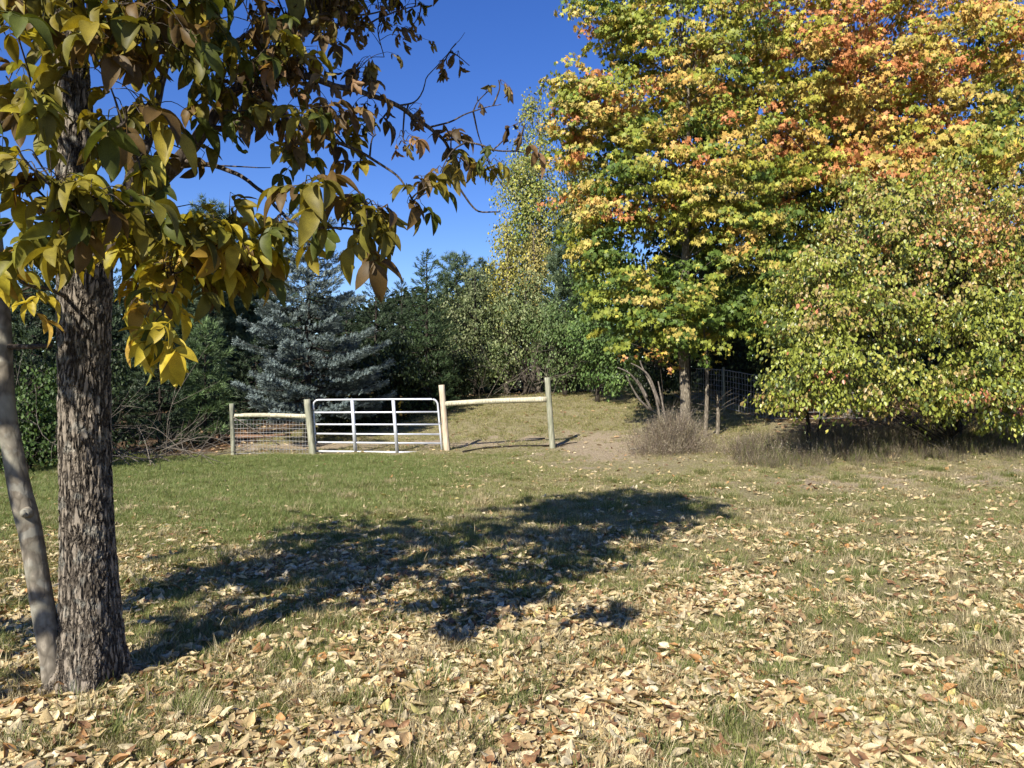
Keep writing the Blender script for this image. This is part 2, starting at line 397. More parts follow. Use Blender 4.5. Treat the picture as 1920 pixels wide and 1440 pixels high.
def graded(lo, hi, c0, c1, fine, grow=1.12):
    a = list(np.arange(c0, c1, fine)); s = fine; x = c1
    while x < hi: a.append(x); s *= grow; x += s
    a.append(hi); s = fine; x = c0; b = []
    while x > lo: s *= grow; x -= s; b.append(max(x, lo))
    return np.array(sorted(set(b+a)))
gx = graded(-400, 400, -9, 12, .11); gy = graded(-60, 700, 2, 20, .09)
XX, YY = np.meshgrid(gx, gy); ZZ = gz(XX, YY)
lush, dirt, wood = ground_masks(XX, YY)
gm = MB(); nx, ny = len(gx), len(gy)
i = (np.arange(ny-1)[:, None]*nx+np.arange(nx-1)[None]); f = np.stack([i, i+1, i+nx+1, i+nx], -1).reshape(-1, 4)
gm.add(np.stack([XX, YY, ZZ], -1), f, np.stack([lush, dirt, wood], -1).reshape(-1, 3))
m, nt, out = newmat('lawn_ground'); L = nt.links.new
tc = N(nt, 'ShaderNodeTexCoord'); at = N(nt, 'ShaderNodeAttribute', attribute_name='Col'); se = N(nt, 'ShaderNodeSeparateColor'); L(at.outputs['Color'], se.inputs[0])
def noise(s, d=6, r=.65):
    n = N(nt, 'ShaderNodeTexNoise'); n.inputs['Scale'].default_value = s; n.inputs['Detail'].default_value = d; n.inputs['Roughness'].default_value = r
    L(tc.outputs['Object'], n.inputs['Vector']); return n
nA, nB, nC, nD = noise(38, 8, .75), noise(2.2), noise(110, 5, .8), noise(9)
dry = ramp(nt, [(.3, (.07, .055, .03)), (.42, (.24, .205, .105)), (.53, (.37, .32, .18)), (.66, (.54, .46, .29))]); L(nA.outputs[0], dry.inputs[0])
grn = ramp(nt, [(.3, (.04, .05, .014)), (.45, (.14, .165, .05)), (.58, (.22, .24, .08)), (.72, (.34, .33, .15))]); L(nA.outputs[0], grn.inputs[0])
soil = ramp(nt, [(.28, (.14, .10, .065)), (.42, (.34, .26, .17)), (.54, (.47, .38, .26)), (.68, (.62, .52, .38))]); L(nA.outputs[0], soil.inputs[0])
lit = ramp(nt, [(.3, (.035, .024, .014)), (.5, (.13, .085, .05)), (.62, (.25, .165, .095)), (.75, (.42, .29, .18))]); L(nC.outputs[0], lit.inputs[0])
def mixc(fac, a, b):
    x = N(nt, 'ShaderNodeMixRGB'); L(fac, x.inputs[0]); L(a, x.inputs[1]); L(b, x.inputs[2]); return x.outputs[0]
def brk(src, nz, lo=.35, hi=.65):
    a = N(nt, 'ShaderNodeMath', operation='MULTIPLY_ADD'); L(nz.outputs[0], a.inputs[0]); a.inputs[1].default_value = 1.1; L(src, a.inputs[2])
    b_ = N(nt, 'ShaderNodeMapRange'); b_.inputs[1].default_value = lo+.55; b_.inputs[2].default_value = hi+.6; L(a.outputs[0], b_.inputs[0]); return b_.outputs[0]
c = mixc(brk(se.outputs[0], nD), dry.outputs[0], grn.outputs[0])
c = mixc(brk(se.outputs[1], nD), c, soil.outputs[0])
c = mixc(brk(se.outputs[2], nD), c, lit.outputs[0])
b = N(nt, 'ShaderNodeBsdfPrincipled'); b.inputs['Roughness'].default_value = .95; b.inputs['Specular IOR Level'].default_value = .1
L(c, b.inputs['Base Color']); L(b.outputs[0], out.inputs[0])
ads = N(nt, 'ShaderNodeMath', operation='ADD'); L(nA.outputs[0], ads.inputs[0]); L(nC.outputs[0], ads.inputs[1])
bp = N(nt, 'ShaderNodeBump'); bp.inputs['Distance'].default_value = .05; bp.inputs['Strength'].default_value = .9; L(ads.outputs[0], bp.inputs['Height']); L(bp.outputs[0], b.inputs['Normal'])
gm.build('ground', m, None, 'structure')

# ---------------------------------------------------------------- point scatter of tufts (stuff)
def tuft(name, nb, h, spread, w, cols, seed, lean=.5):
    r = np.random.default_rng(seed); mb = MB()
    for k in range(nb):
        a = r.random()*2*pi; rr = r.random()**.6*spread; b0 = np.array([cos(a)*rr, sin(a)*rr, -.01])
        hh = h*(.5+.7*r.random()); a2 = a+r.normal()*.8; ln = hh*lean*(.3+r.random())
        tip = b0+np.array([cos(a2)*ln, sin(a2)*ln, hh]); mid = b0*.5+tip*.5+np.array([-cos(a2)*ln*.18, -sin(a2)*ln*.18, hh*.08])
        s = np.array([-sin(a2), cos(a2), 0])*w*.5*(.7+.6*r.random())
        c_ = np.array(cols[r.integers(len(cols))])*(.75+.5*r.random())
        mb.add([b0-s, b0+s, mid+s*.8, mid-s*.8, tip], [[0, 1, 2, 3]], c_)
        mb.f.append(np.array([[3, 2, 4]])+mb.n-5)
    me = mb.mesh(name, None, smooth=False); return me
def scatter(name, P, S, protos, mat, label, cat, tilt=.15):
    n = len(P); me = bpy.data.meshes.new(name); me.vertices.add(n); me.vertices.foreach_set('co', np.asarray(P, np.float32).reshape(-1))
    rot = np.stack([RNG.normal(size=n)*tilt, RNG.normal(size=n)*tilt, RNG.random(n)*2*pi], -1).astype(np.float32)
    a = me.attributes.new('rot', 'FLOAT_VECTOR', 'POINT'); a.data.foreach_set('vector', rot.reshape(-1))
    a = me.attributes.new('scl', 'FLOAT', 'POINT'); a.data.foreach_set('value', np.asarray(S, np.float32))
    a = me.attributes.new('idx', 'INT', 'POINT'); a.data.foreach_set('value', RNG.integers(0, len(protos), n).astype(np.int32))
    o = bpy.data.objects.new(name, me); COL.objects.link(o); o['kind'] = 'stuff'; tag(o, label, cat)
    pc = bpy.data.collections.new(name+'_protos')
    for k, pm in enumerate(protos):
        pm.materials.clear(); pm.materials.append(mat)
        po = bpy.data.objects.new('%s_tuft_%02d' % (name, k), pm); pc.objects.link(po)
    g = bpy.data.node_groups.new(name, 'GeometryNodeTree')
    g.interface.new_socket('Geometry', in_out='INPUT', socket_type='NodeSocketGeometry'); g.interface.new_socket('Geometry', in_out='OUTPUT', socket_type='NodeSocketGeometry')
    gi = g.nodes.new('NodeGroupInput'); go = g.nodes.new('NodeGroupOutput')
    ip = g.nodes.new('GeometryNodeInstanceOnPoints'); ci = g.nodes.new('GeometryNodeCollectionInfo')
    ci.inputs['Collection'].default_value = pc; ci.inputs['Separate Children'].default_value = True; ci.inputs['Reset Children'].default_value = True
    def na(nm, t):
        x = g.nodes.new('GeometryNodeInputNamedAttribute'); x.data_type = t; x.inputs['Name'].default_value = nm; return x
    r_, s_, i_ = na('rot', 'FLOAT_VECTOR'), na('scl', 'FLOAT'), na('idx', 'INT')
    g.links.new(gi.outputs[0], ip.inputs['Points']); g.links.new(ci.outputs[0], ip.inputs['Instance'])
    ip.inputs['Pick Instance'].default_value = True
    g.links.new(i_.outputs[0], ip.inputs['Instance Index']); g.links.new(r_.outputs[0], ip.inputs['Rotation']); g.links.new(s_.outputs[0], ip.inputs['Scale'])
    g.links.new(ip.outputs[0], go.inputs[0])
    md = o.modifiers.new('scatter', 'NODES'); md.node_group = g
    return o
def view_points(n, y0, y1, pad=60, px0=-60, px1=1980, power=1.0):
    """random ground points inside the visible wedge"""
    y = y0+(y1-y0)*RNG.random(n*2)**power; keep = RNG.random(n*2) < (y/y1)**.35; y = y[keep][:n]
    px = px0+(px1-px0)*RNG.random(len(y)); x = (px-960)/F*y
    return x, y
GREEN = [(.17, .20, .055), (.23, .265, .075), (.30, .31, .11), (.13, .165, .045)]
STRAW = [(.48, .40, .23), (.40, .33, .19), (.33, .28, .16), (.56, .48, .30)]
M_GRASS = leafmat('grass_blade', False, .3, .5, .2, .05)

# lawn tufts
x, y = view_points(230000, 2.7, 18.4, power=1.3)
lu, di, wo_ = ground_masks(x, y); nn = vnoise(x, y, .45, 12)*.6+vnoise(x, y, .16, 13)*.4
x2, y2 = x, y
wgt = np.clip(.6+.5*lu+1.8*(nn-.5), .08, 1)*(1-.9*np.clip(di, 0, 1))*(1-.9*wo_)
k = (RNG.random(len(x)) < wgt) & (np.hypot(x+2.3, y-4.1) > .30+.12*RNG.random(len(x))); x, y, lu = x[k], y[k], lu[k]
sc_ = (.45+.65*RNG.random(len(x)))*(.72+.45*lu)
gmask = RNG.random(len(x)) < np.clip(.22+.8*lu, 0, .95)
lmask = gmask & (RNG.random(len(x)) < np.clip((lu-.25)*1.6, 0, .9)); gmask = gmask & ~lmask; omask = ~gmask & ~lmask
cx, cy = view_points(1500, 2.8, 14, power=1.1); nc = len(cx); kk = RNG.integers(8, 26, nc); ci_ = np.repeat(np.arange(nc), kk)
cxx = cx[ci_]+RNG.normal(size=len(ci_))*.07; cyy = cy[ci_]+RNG.normal(size=len(ci_))*.07; csc = (.7+.9*RNG.random(nc))[ci_]*(.6+.6*RNG.random(len(ci_)))
cdr = (RNG.random(nc) < .4)[ci_]; cP = np.stack([cxx, cyy, gz(cxx, cyy)], -1)
Pg = np.stack([x, y, gz(x, y)], -1)
LUSH = [(.145, .205, .055), (.19, .245, .07), (.25, .28, .10), (.11, .155, .04), (.30, .29, .13)]
scatter('lush_grass', Pg[lmask], sc_[lmask], [tuft('l', 20, .065, .05, .0035, LUSH, s+100, .7) for s in range(5)], M_GRASS, 'lush green grass on the left in front of the fence', 'grass')
scatter('grass_clumps', cP[~cdr], csc[~cdr], [tuft('c', 16, .07, .05, .003, [(.14, .17, .05), (.2, .22, .07), (.10, .13, .035)]+STRAW[:1], s+120, .9) for s in range(4)], M_GRASS, 'scattered darker green grass clumps on the lawn', 'grass clumps')
scatter('straw_clumps', cP[cdr], csc[cdr], [tuft('c', 16, .06, .06, .003, STRAW+[(.22, .17, .10)], s+130, 1.1) for s in range(4)], M_GRASS, 'scattered clumps of pale dead grass on the lawn', 'dry grass')
scatter('grass', Pg[gmask], sc_[gmask], [tuft('g', 20, .062, .05, .0035, GREEN+[STRAW[0], STRAW[1]], s, .7) for s in range(5)], M_GRASS, 'short green grass growing through the fallen leaves', 'grass')
scatter('dry_grass', Pg[omask], sc_[omask]*.95, [tuft('d', 20, .045, .065, .003, STRAW+[(.30, .27, .13), (.26, .23, .12), (.33, .31, .14)], s+20, 1.2) for s in range(5)], M_GRASS, 'short straw coloured dry grass across the lawn', 'dry grass')

# ---------------------------------------------------------------- fallen leaves
LIT_T = [curled(.52, .6, .35, .3, seed=1), curled(.42, 1.5, .7, .6, seed=2), curled(.66, .3, .25, .2, seed=3), curled(.34, 2.2, 1.1, 1.2, seed=4),
         curled(.48, -.9, .5, -.7, seed=5), curled(.30, .9, 1.4, .3, seed=6), curled(.72, 1.0, -.6, .9, seed=7), curled(.8, .5, .9, -.4, 3, seed=8), curled(.44, .4, .3, 1.3, seed=9)]
LIT_PAL = np.array([(.60, .48, .27), (.52, .40, .21), (.68, .57, .35), (.42, .29, .15), (.58, .44, .22), (.64, .53, .33), (.26, .14, .07), (.46, .24, .09), (.70, .60, .40), (.56, .48, .18)])
for t_ in LIT_T: t_[0][:, 2] *= .62; t_[0][:, 1] *= 1.1
LIT_W = np.array([16, 14, 12, 13, 12, 12, 10, 4, 7, 1.5]); LIT_W /= LIT_W.sum()
def litter_density(x, y):
    px = x/y*F+960
    base = np.interp(y, [2.5, 5, 7, 9, 11, 14, 19], [.9, .9, .8, .52, .26, .12, .07])
    near_tree = np.exp(-(((x+1.2)/2.6)**2+((y-5.9)/1.8)**2))*.4-np.exp(-(((x+1.9)/.9)**2+((y-3.4)/.55)**2))*.6
    green = np.clip((px-1150)/500, 0, 1)*np.clip(1-abs(y-7.8)/3.5, 0, 1)*.2
    pt = vnoise(x, y, .42, 21)*.4+vnoise(x, y, .14, 22)*.45+vnoise(x, y, 1.6, 23)*.15
    mid = np.exp(-(((x-.6)/2.2)**2+((y-9.5)/1.9)**2))*.3
    return np.clip((base+near_tree-green-mid)*np.clip((pt-.37)*5.5, .10, 1.0), 0, 1)
x, y = view_points(190000, 2.7, 19, power=1.7)
lu, di, wo_ = ground_masks(x, y)
k = RNG.random(len(x)) < litter_density(x, y)*(1-.65*lu*np.clip((y-6)/4, 0, 1)); x, y = x[k], y[k]
n = len(x); size = (.020+.088*RNG.random(n)**1.9)*np.interp(y, [3, 8, 14], [1, 1, .95])
up = norm(np.stack([RNG.normal(size=n)*.22, RNG.normal(size=n)*.22, np.ones(n)], -1)); steep = RNG.random(n) < .04
up[steep] = norm(up[steep]+rand_dir(steep.sum())*.8); flip = RNG.random(n) < .35
d = rand_dir(n); d[:, 2] *= .2; B = basis(d, up)
B[flip] = B[flip]*np.array([1, -1, -1])[None, None, :]
P = np.stack([x, y, gz(x, y)+.010+.018*RNG.random(n)+np.where(flip, .012, 0)], -1)
C = LIT_PAL[RNG.choice(len(LIT_PAL), n, p=LIT_W)]*(.8+.35*RNG.random((n, 1)))
ti = RNG.integers(0, len(LIT_T), n)
# the nearest ~300 as single leaves
own = np.argsort(np.where((np.abs(x/y*F) < 950) & (HY+(H-P[:, 2])/y*F < 1436), y/size*.1, 1e9))[:300]
mask = np.ones(n, bool); mask[own] = False
lm = MB()
for t in range(len(LIT_T)):
    s = mask & (ti == t)
    inst(lm, LIT_T[t], P[s], B[s], size[s], C[s], .75+.45*np.random.default_rng(t+300).random(len(LIT_T[t][0])))
o = lm.build('leaf_litter', M_DRY, None, 'stuff'); tag(o, 'pale tan fallen leaves strewn over the lawn', 'fallen leaves')
lmesh = []
for k, t in enumerate(LIT_T):
    q = MB(); q.add(t[0], t[1], np.repeat((.75+.45*np.random.default_rng(k+300).random(len(t[0])))[:, None], 3, 1)); lmesh.append(q.mesh('fallen_leaf', M_DRYO))
SHAPE = ['gently bowed', 'rolled up', 'nearly flat', 'tightly curled', 'humped', 'narrow folded', 'twisted broad', 'crumpled short', 'skewed']
def tone(c):
    if c[0] < .4: return 'dark brown'
    if c[1]/c[0] < .6: return 'orange brown'
    return 'pale tan' if c[0] > .6 else 'tan'
named = []
for j in own:
    o = bpy.data.objects.new('fallen_leaf', lmesh[ti[j]]); COL.objects.link(o)
    Mx = Matrix(B[j].tolist()).to_4x4(); o.matrix_world = Matrix.Translation(P[j].tolist())@Mx@Matrix.Scale(float(size[j]), 4)
    o.color = (*C[j], 1)
    pxj = x[j]/y[j]*F+960; pyj = HY+(H-P[j, 2])/y[j]*F
    where = 'below the furrowed trunk' if pxj < 300 else 'left of centre' if pxj < 700 else 'at the centre' if pxj < 1100 else 'right of centre' if pxj < 1500 else 'towards the right corner'
    depth = 'at the bottom edge' if pyj > 1370 else 'in the nearest litter' if pyj > 1290 else 'a little further back'
    dx, dy = B[j][0, 0], B[j][1, 0]
    point = 'pointing sideways' if abs(dx) > abs(dy) else 'pointing up the lawn'
    big = 'large' if size[j] > .085 else 'small' if size[j] < .06 else 'middling'
    named.append((o, '%s %s %s dry leaf %s %s %s' % (big, SHAPE[ti[j]], tone(C[j]), point, where, depth), pxj))
cnt = {}
for o, lb, pxj in named: cnt.setdefault(lb, []).append((pxj, o))
for lb, lst in cnt.items():
    lst.sort(key=lambda q: q[0]); m_ = len(lst)
    for k, (q, o) in enumerate(lst):
        ex = '' if m_ == 1 else (', the left one', ', the right one')[k] if m_ == 2 else (', the leftmost', ', the middle one', ', the rightmost')[0 if k == 0 else 2 if k == m_-1 else 1]
        words = (lb+ex).split(); tag(o, ' '.join(words if len(words) <= 16 else [w_ for w_ in words if w_ != 'dry'][:16]), 'leaf', 'fallen leaves on the foreground lawn')

# ---------------------------------------------------------------- near tree with furrowed bark
YT = 4.15
tb = W(163, 1300, YT); tb[2] = gzf(tb[0], tb[1])
hick = thing('yard_tree', 'large near tree with deeply furrowed bark and drooping yellow olive leaves', 'tree', tuple(tb))
def pxw(w, Y): return w/F*Y/2
tp = [(160, 1330, 172), (163, 1300, 160), (168, 1255, 138), (170, 1200, 120), (168, 1100, 106), (165, 1000, 98), (162, 900, 92), (159, 800, 92), (158, 700, 91), (158, 600, 93), (160, 520, 98),
      (155, 450, 88), (147, 380, 78), (140, 300, 72), (136, 200, 70), (130, 100, 66), (124, 0, 62), (118, -150, 52), (128, -400, 40), (150, -700, 22), (160, -900, 8)]
pts = [W(a, b_, YT) for a, b_, c_ in tp]; rad = [pxw(c_, YT) for a, b_, c_ in tp]
P_, R_ = smooth_path(pts, rad, 8); R_ = R_*.98
zz = np.concatenate([np.linspace(P_[0][2], 3.9, 620), np.linspace(3.95, P_[-1][2], 60)])
PP = np.stack([np.interp(zz, P_[:, 2], P_[:, 0]), np.interp(zz, P_[:, 2], P_[:, 1]), zz], -1); RR = np.interp(zz, P_[:, 2], R_)
sides = 200; a = np.linspace(0, 2*pi, sides, endpoint=False)
fl = np.exp(-np.clip(PP[:, 2]-tb[2], 0, 9)/.17)[:, None]
lob = 1+fl*(.08+.17*np.cos(5*a+.6)+.09*np.cos(3*a+2))[None]+.02*np.sin(2*a+PP[:, 2:3]*2)[:, :]+.015*np.sin(3*a-PP[:, 2:3]*5)
mb = MB(); tube(mb, PP, RR, sides, lobes=lob); mb.build('trunk', M_BARK, hick)

BR = []     # branch polylines in photo pixels with their own depth: (list of (px, py, Y), r0, r1)
BR.append(([(190, 500, 4.15), (225, 440, 4.12), (285, 360, 4.05), (340, 300, 4.0), (392, 228, 4.0), (430, 180, 4.05), (500, 110, 4.2), (570, 60, 4.3), (650, 10, 4.4), (740, -60, 4.5)], .058, .012))
BR.append(([(232, 430, 4.1), (247, 330, 4.3), (283, 247, 4.5), (300, 160, 4.6), (330, 40, 4.7), (360, -100, 4.8)], .036, .012))
BR.append(([(430, 180, 4.05), (520, 212, 4.0), (560, 128, 4.05), (640, 165, 4.0), (700, 178, 3.95), (755, 203, 3.9), (805, 238, 3.9), (833, 262, 3.9), (848, 300, 3.9), (862, 350, 3.9), (892, 395, 3.9)][:1]+[(480, 150, 4.05), (560, 140, 4.05), (640, 165, 4.0), (700, 178, 3.95), (755, 203, 3.9), (805, 238, 3.9), (833, 262, 3.9), (848, 300, 3.9), (862, 350, 3.9), (892, 392, 3.9), (935, 397, 3.8)], .024, .004))
BR.append(([(805, 238, 3.9), (845, 228, 3.85), (880, 212, 3.8), (915, 197, 3.7), (940, 192, 3.65)], .007, .002))
BR.append(([(833, 262, 3.9), (862, 260, 3.7), (900, 272, 3.5), (945, 282, 3.2), (985, 285, 3.05)], .008, .003))
BR.append(([(750, 197, 3.9), (785, 186, 4.0), (802, 140, 4.1), (845, 95, 4.2), (872, 62, 4.3)], .006, .0015))
BR.append(([(392, 240, 4.0), (440, 235, 3.9), (510, 210, 3.8), (560, 240, 3.7), (620, 262, 3.7), (665, 280, 3.65), (700, 298, 3.6), (742, 328, 3.5), (765, 360, 3.4), (782, 385, 3.3)], .018, .003))
BR.append(([(340, 300, 4.0), (400, 312, 3.9), (450, 330, 3.8), (490, 358, 3.7), (530, 398, 3.6), (570, 430, 3.0), (600, 430, 2.8), (690, 435, 2.6)], .014, .004))
BR.append(([(250, 400, 4.1), (300, 312, 4.0), (340, 312, 3.9), (440, 312, 3.9), (510, 318, 3.9)], .010, .002))
BR.append(([(500, 110, 4.2), (560, 50, 4.2), (600, 28, 4.2), (690, 25, 4.2), (740, 10, 4.2)], .014, .003))
BR.append(([(540, 45, 4.2), (600, 42, 4.2), (670, 50, 4.2), (730, 25, 4.2), (790, 5, 4.3)], .010, .003))
BR.append(([(120, 250, 4.15), (85, 232, 4.0), (55, 225, 3.8), (30, 235, 3.6), (0, 240, 3.4)], .014, .005))
BR.append(([(140, 100, 4.15), (100, 60, 3.8), (50, 30, 3.5), (0, 10, 3.2)], .018, .006))
BR.append(([(130, 60, 4.15), (220, 40, 3.6), (300, 10, 3.2), (360, -60, 2.9)], .018, .006))
BR.append(([(135, 150, 4.1), (85, 140, 3.7), (50, 160, 3.3), (15, 205, 3.0), (-20, 250, 2.8)], .012, .003))
BR.append(([(150, 300, 4.1), (190, 260, 3.7), (230, 235, 3.2), (215, 245, 2.5)], .012, .004))
BR.append(([(165, 500, 4.1), (215, 470, 3.8), (300, 455, 3.5), (380, 470, 3.4), (450, 490, 3.4), (490, 540, 3.4)], .014, .003))
BR.append(([(215, 470, 3.8), (260, 510, 3.4), (330, 520, 3.2), (300, 600, 3.0), (290, 670, 2.9)], .009, .002))
BR.append(([(140, 420, 4.1), (90, 400, 3.6), (40, 380, 3.0), (-20, 400, 2.7)], .014, .005))
BR.append(([(150, 480, 4.1), (100, 440, 3.4), (120, 380, 2.8), (160, 400, 2.6)], .010, .004))
BR.append(([(130, 560, 4.1), (90, 540, 3.8), (40, 530, 3.4), (0, 500, 3.1)], .012, .004))
def spread_out(px): return 1+.2*float(np.clip((px-560)/250, 0, 1))
br3 = []
twigs = MB()
for pl, r0, r1 in BR:
    p3 = np.array([W(q[0], q[1], q[2]*spread_out(q[0])) for q in pl]); t = np.linspace(0, 1, len(p3))
    pp, rr = smooth_path(p3, r0+(r1-r0)*t**.8, 5)
    pp = pp+np.stack([vnoise(pp[:, 0]*1.3, pp[:, 2], .12, 31)-.5, vnoise(pp[:, 0], pp[:, 2]*1.2, .12, 32)-.5, vnoise(pp[:, 0], pp[:, 2], .1, 33)-.5], -1)*.022*np.clip(np.arange(len(pp))/4, 0, 1)[:, None]
    mb = MB(); tube(mb, pp, rr, 8); mb.build('branch', M_BRANCH, hick); br3.append(pp)
allbr = np.concatenate(br3)

# compound leaf: five leaflets on a thin stalk
def compound(seed, dried=0.0):
    r = np.random.default_rng(seed); V = []; Fc = []; n = 0
    Lr = .6
    def leaflet(base, d, nr, L, w, bend, fold):
        nonlocal n
        if dried > 0:
            tv, tf = curled(w, dried*(1+r.normal()*.5)*1.3, fold+dried*.6, r.normal()*.6*dried, 5, int(r.integers(9999)))
            tv = tv.copy(); tv[:, 0] += .5; tv[:, 2] *= -1
        else: tv, tf = ovate(w, 6, fold, bend)
        Bm = basis(np.array([d]), np.array([nr]))[0]
        vv = (tv*L)@Bm.T+base; V.append(vv); Fc.append(tf+n); n += len(vv)
    up = np.array([0, 0, 1.])
    for (t, sgn, L) in ((.42, 1, .42), (.44, -1, .42), (.85, 1, .62), (.87, -1, .62)):
        d = norm(np.array([.75+r.normal()*.25, sgn*.9, -.15-.6*r.random()+.2*r.normal()]))
        nr = norm(np.array([-.2+r.normal()*.35, r.normal()*.45, 1]))
        leaflet(np.array([t*Lr, 0, -.12*t]), d, nr, L*(.8+.4*r.random()), .40+.12*r.random(), -.1+.55*r.random(), .1+.6*r.random())
    leaflet(np.array([Lr, 0, -.12]), norm(np.array([.9, r.normal()*.12, -.45-.3*r.random()])), norm(np.array([.3, r.normal()*.2, 1])), .78, .5, .25+.3*r.random(), .2+.25*r.random())
    q = MB(); tube(q, [(0, 0, 0), (Lr*.5, 0, -.03), (Lr, 0, -.12)], [.013, .010, .007], 3, cap=False)
    V.append(q.v[0]); Fc.append(q.f[0]+n)
    return np.concatenate(V), np.concatenate(Fc)
CL = [compound(k) for k in range(6)]+[compound(k+50, .55+.12*k) for k in range(5)]
def mottle(t, seed, lo=.72, hi=1.22):
    return (lo+(hi-lo)*np.random.default_rng(seed).random(len(t[0])))
CLM = []
for k, t in enumerate(CL):
    q = MB(); q.add(t[0], t[1], np.repeat(mottle(t, k)[:, None], 3, 1)); CLM.append(q.mesh('leaf', M_HICKO))
PAL_O = np.array([(.125, .115, .02), (.18, .15, .023), (.08, .095, .018), (.24, .19, .026), (.13, .08, .025)])
PAL_Y = np.array([(.42, .33, .03), (.34, .29, .03), (.52, .40, .04), (.22, .21, .03), (.36, .23, .04)])
PAL_B = np.array([(.14, .09, .04), (.19, .125, .055), (.10, .065, .03), (.21, .165, .05), (.27, .16, .08)])
# px, py, depth, count, spread px, palette, dried share
CLU = [(90, 40, 3.3, 15, 80, 'O', 0), (200, 20, 2.9, 14, 90, 'O', 0), (330, 40, 3.1, 15, 90, 'O', 0), (30, 120, 2.7, 7, 50, 'M', .1), (160, 130, 2.8, 8, 70, 'O', 0),
       (270, 150, 3.1, 10, 70, 'O', 0), (390, 130, 3.5, 12, 80, 'O', .1), (450, 40, 3.7, 12, 80, 'M', .3), (540, 70, 4.1, 13, 70, 'B', .7), (610, 20, 4.2, 10, 60, 'B', .8),
       (650, 100, 4.4, 8, 50, 'B', .9), (710, 60, 4.5, 6, 45, 'B', 1), (775, 20, 4.3, 6, 40, 'M', .9), (560, 160, 4.1, 11, 70, 'B', .6), (640, 190, 4.1, 8, 50, 'B', .7),
       (720, 150, 4.3, 5, 45, 'B', 1), (755, 115, 4.6, 4, 35, 'B', 1), (235, 270, 2.35, 3, 28, 'O', 0), (50, 280, 2.9, 8, 60, 'M', 0), (130, 350, 2.7, 7, 60, 'O', 0),
       (60, 410, 2.6, 10, 70, 'M', 0), (170, 430, 2.7, 7, 55, 'O', 0), (265, 380, 3.2, 9, 60, 'M', 0), (420, 260, 3.5, 7, 55, 'O', .2), (495, 265, 3.7, 7, 55, 'B', .4),
       (560, 280, 3.6, 7, 45, 'O', .3), (480, 200, 3.8, 8, 60, 'B', .5), (380, 510, 3.4, 9, 60, 'Y', 0), (310, 560, 3.2, 8, 50, 'Y', 0), (445, 520, 3.5, 6, 40, 'Y', 0),
       (285, 670, 2.95, 4, 30, 'Y', 0), (245, 600, 3.3, 4, 35, 'Y', 0), (470, 500, 3.5, 5, 45, 'Y', 0), (240, 640, 3.2, 4, 35, 'Y', 0), (330, 690, 3.3, 2, 25, 'Y', 0), (470, 540, 3.6, 4, 40, 'Y', 0), (640, 470, 2.75, 4, 45, 'O', .1), (715, 455, 2.6, 3, 30, 'O', .2), (120, 30, 3.0, 9, 80, 'O', 0), (260, 90, 3.0, 9, 80, 'O', 0), (400, 60, 3.4, 8, 70, 'O', .1), (320, 160, 3.3, 7, 60, 'O', 0), (40, 60, 3.0, 7, 60, 'M', 0), (800, 400, 3.3, 3, 22, 'O', .1), (400, 470, 3.2, 5, 45, 'Y', 0), (520, 130, 3.8, 7, 55, 'B', .4), (60, 350, 2.7, 5, 50, 'M', 0), (270, 460, 3.1, 6, 50, 'M', 0), (430, 570, 3.4, 5, 40, 'M', 0), (250, 680, 3.1, 4, 35, 'Y', 0), (300, 640, 3.0, 4, 35, 'M', 0), (350, 540, 3.3, 6, 50, 'M', 0), (590, 430, 2.7, 5, 45, 'O', 0), (685, 435, 2.6, 5, 40, 'O', .1), (640, 425, 2.9, 3, 35, 'O', .1), (430, 445, 3.3, 8, 60, 'M', 0), (350, 480, 3.6, 8, 60, 'Y', 0), (250, 520, 3.5, 6, 45, 'Y', 0), (330, 610, 3.3, 4, 40, 'M', 0), (460, 570, 3.5, 4, 35, 'M', 0), (90, 470, 3.1, 8, 60, 'M', 0), (400, 200, 3.8, 10, 70, 'O', .2), (470, 90, 3.9, 9, 60, 'B', .5), (600, 120, 4.0, 8, 60, 'B', .6), (690, 220, 4.0, 5, 45, 'B', .8), (570, 230, 4.0, 7, 55, 'B', .6), (640, 290, 3.8, 4, 35, 'B', .4), (340, 330, 3.6, 7, 60, 'O', 0), (220, 330, 3.5, 7, 50, 'M', 0), (10, 200, 3.0, 6, 50, 'M', 0), (545, 345, 3.7, 3, 25, 'O', 0),
       (520, 460, 3.4, 3, 30, 'M', .2), (665, 370, 3.8, 2, 18, 'O', 0), (705, 300, 3.6, 4, 35, 'O', .2), (765, 310, 3.8, 3, 25, 'B', .8), (755, 250, 4.0, 3, 25, 'B', 1),
       (855, 310, 3.9, 3, 25, 'B', .3), (870, 345, 3.9, 3, 25, 'O', .2), (825, 370, 3.6, 3, 25, 'B', .4), (800, 410, 3.3, 2, 14, 'O', .1), (935, 195, 3.7, 1, 8, 'B', 1), (915, 215, 3.9, 1, 8, 'B', 1),
       (985, 283, 3.1, 2, 12, 'B', .6), (955, 300, 3.4, 1, 8, 'M', .8), (920, 350, 3.9, 2, 18, 'O', .2), (945, 400, 3.6, 2, 15, 'O', .3), (825, 175, 4.3, 1, 12, 'B', 1), (880, 165, 4.2, 1, 6, 'B', 1),
       (850, 140, 4.3, 1, 15, 'B', 1), (30, 540, 3.2, 6, 40, 'Y', 0), (60, 600, 3.6, 4, 35, 'Y', 0), (10, 480, 3.0, 6, 45, 'M', 0), (220, 480, 3.5, 5, 40, 'M', 0), (330, 440, 3.6, 6, 50, 'M', 0),
       (480, 130, 4.0, 8, 60, 'O', .3), (300, 250, 3.4, 6, 50, 'O', .1), (600, 240, 3.7, 4, 40, 'B', .4), (30, 340, 2.5, 4, 40, 'O', 0)]
LP, LB, LS, LC, LT = [], [], [], [], []
rg = np.random.default_rng(5)
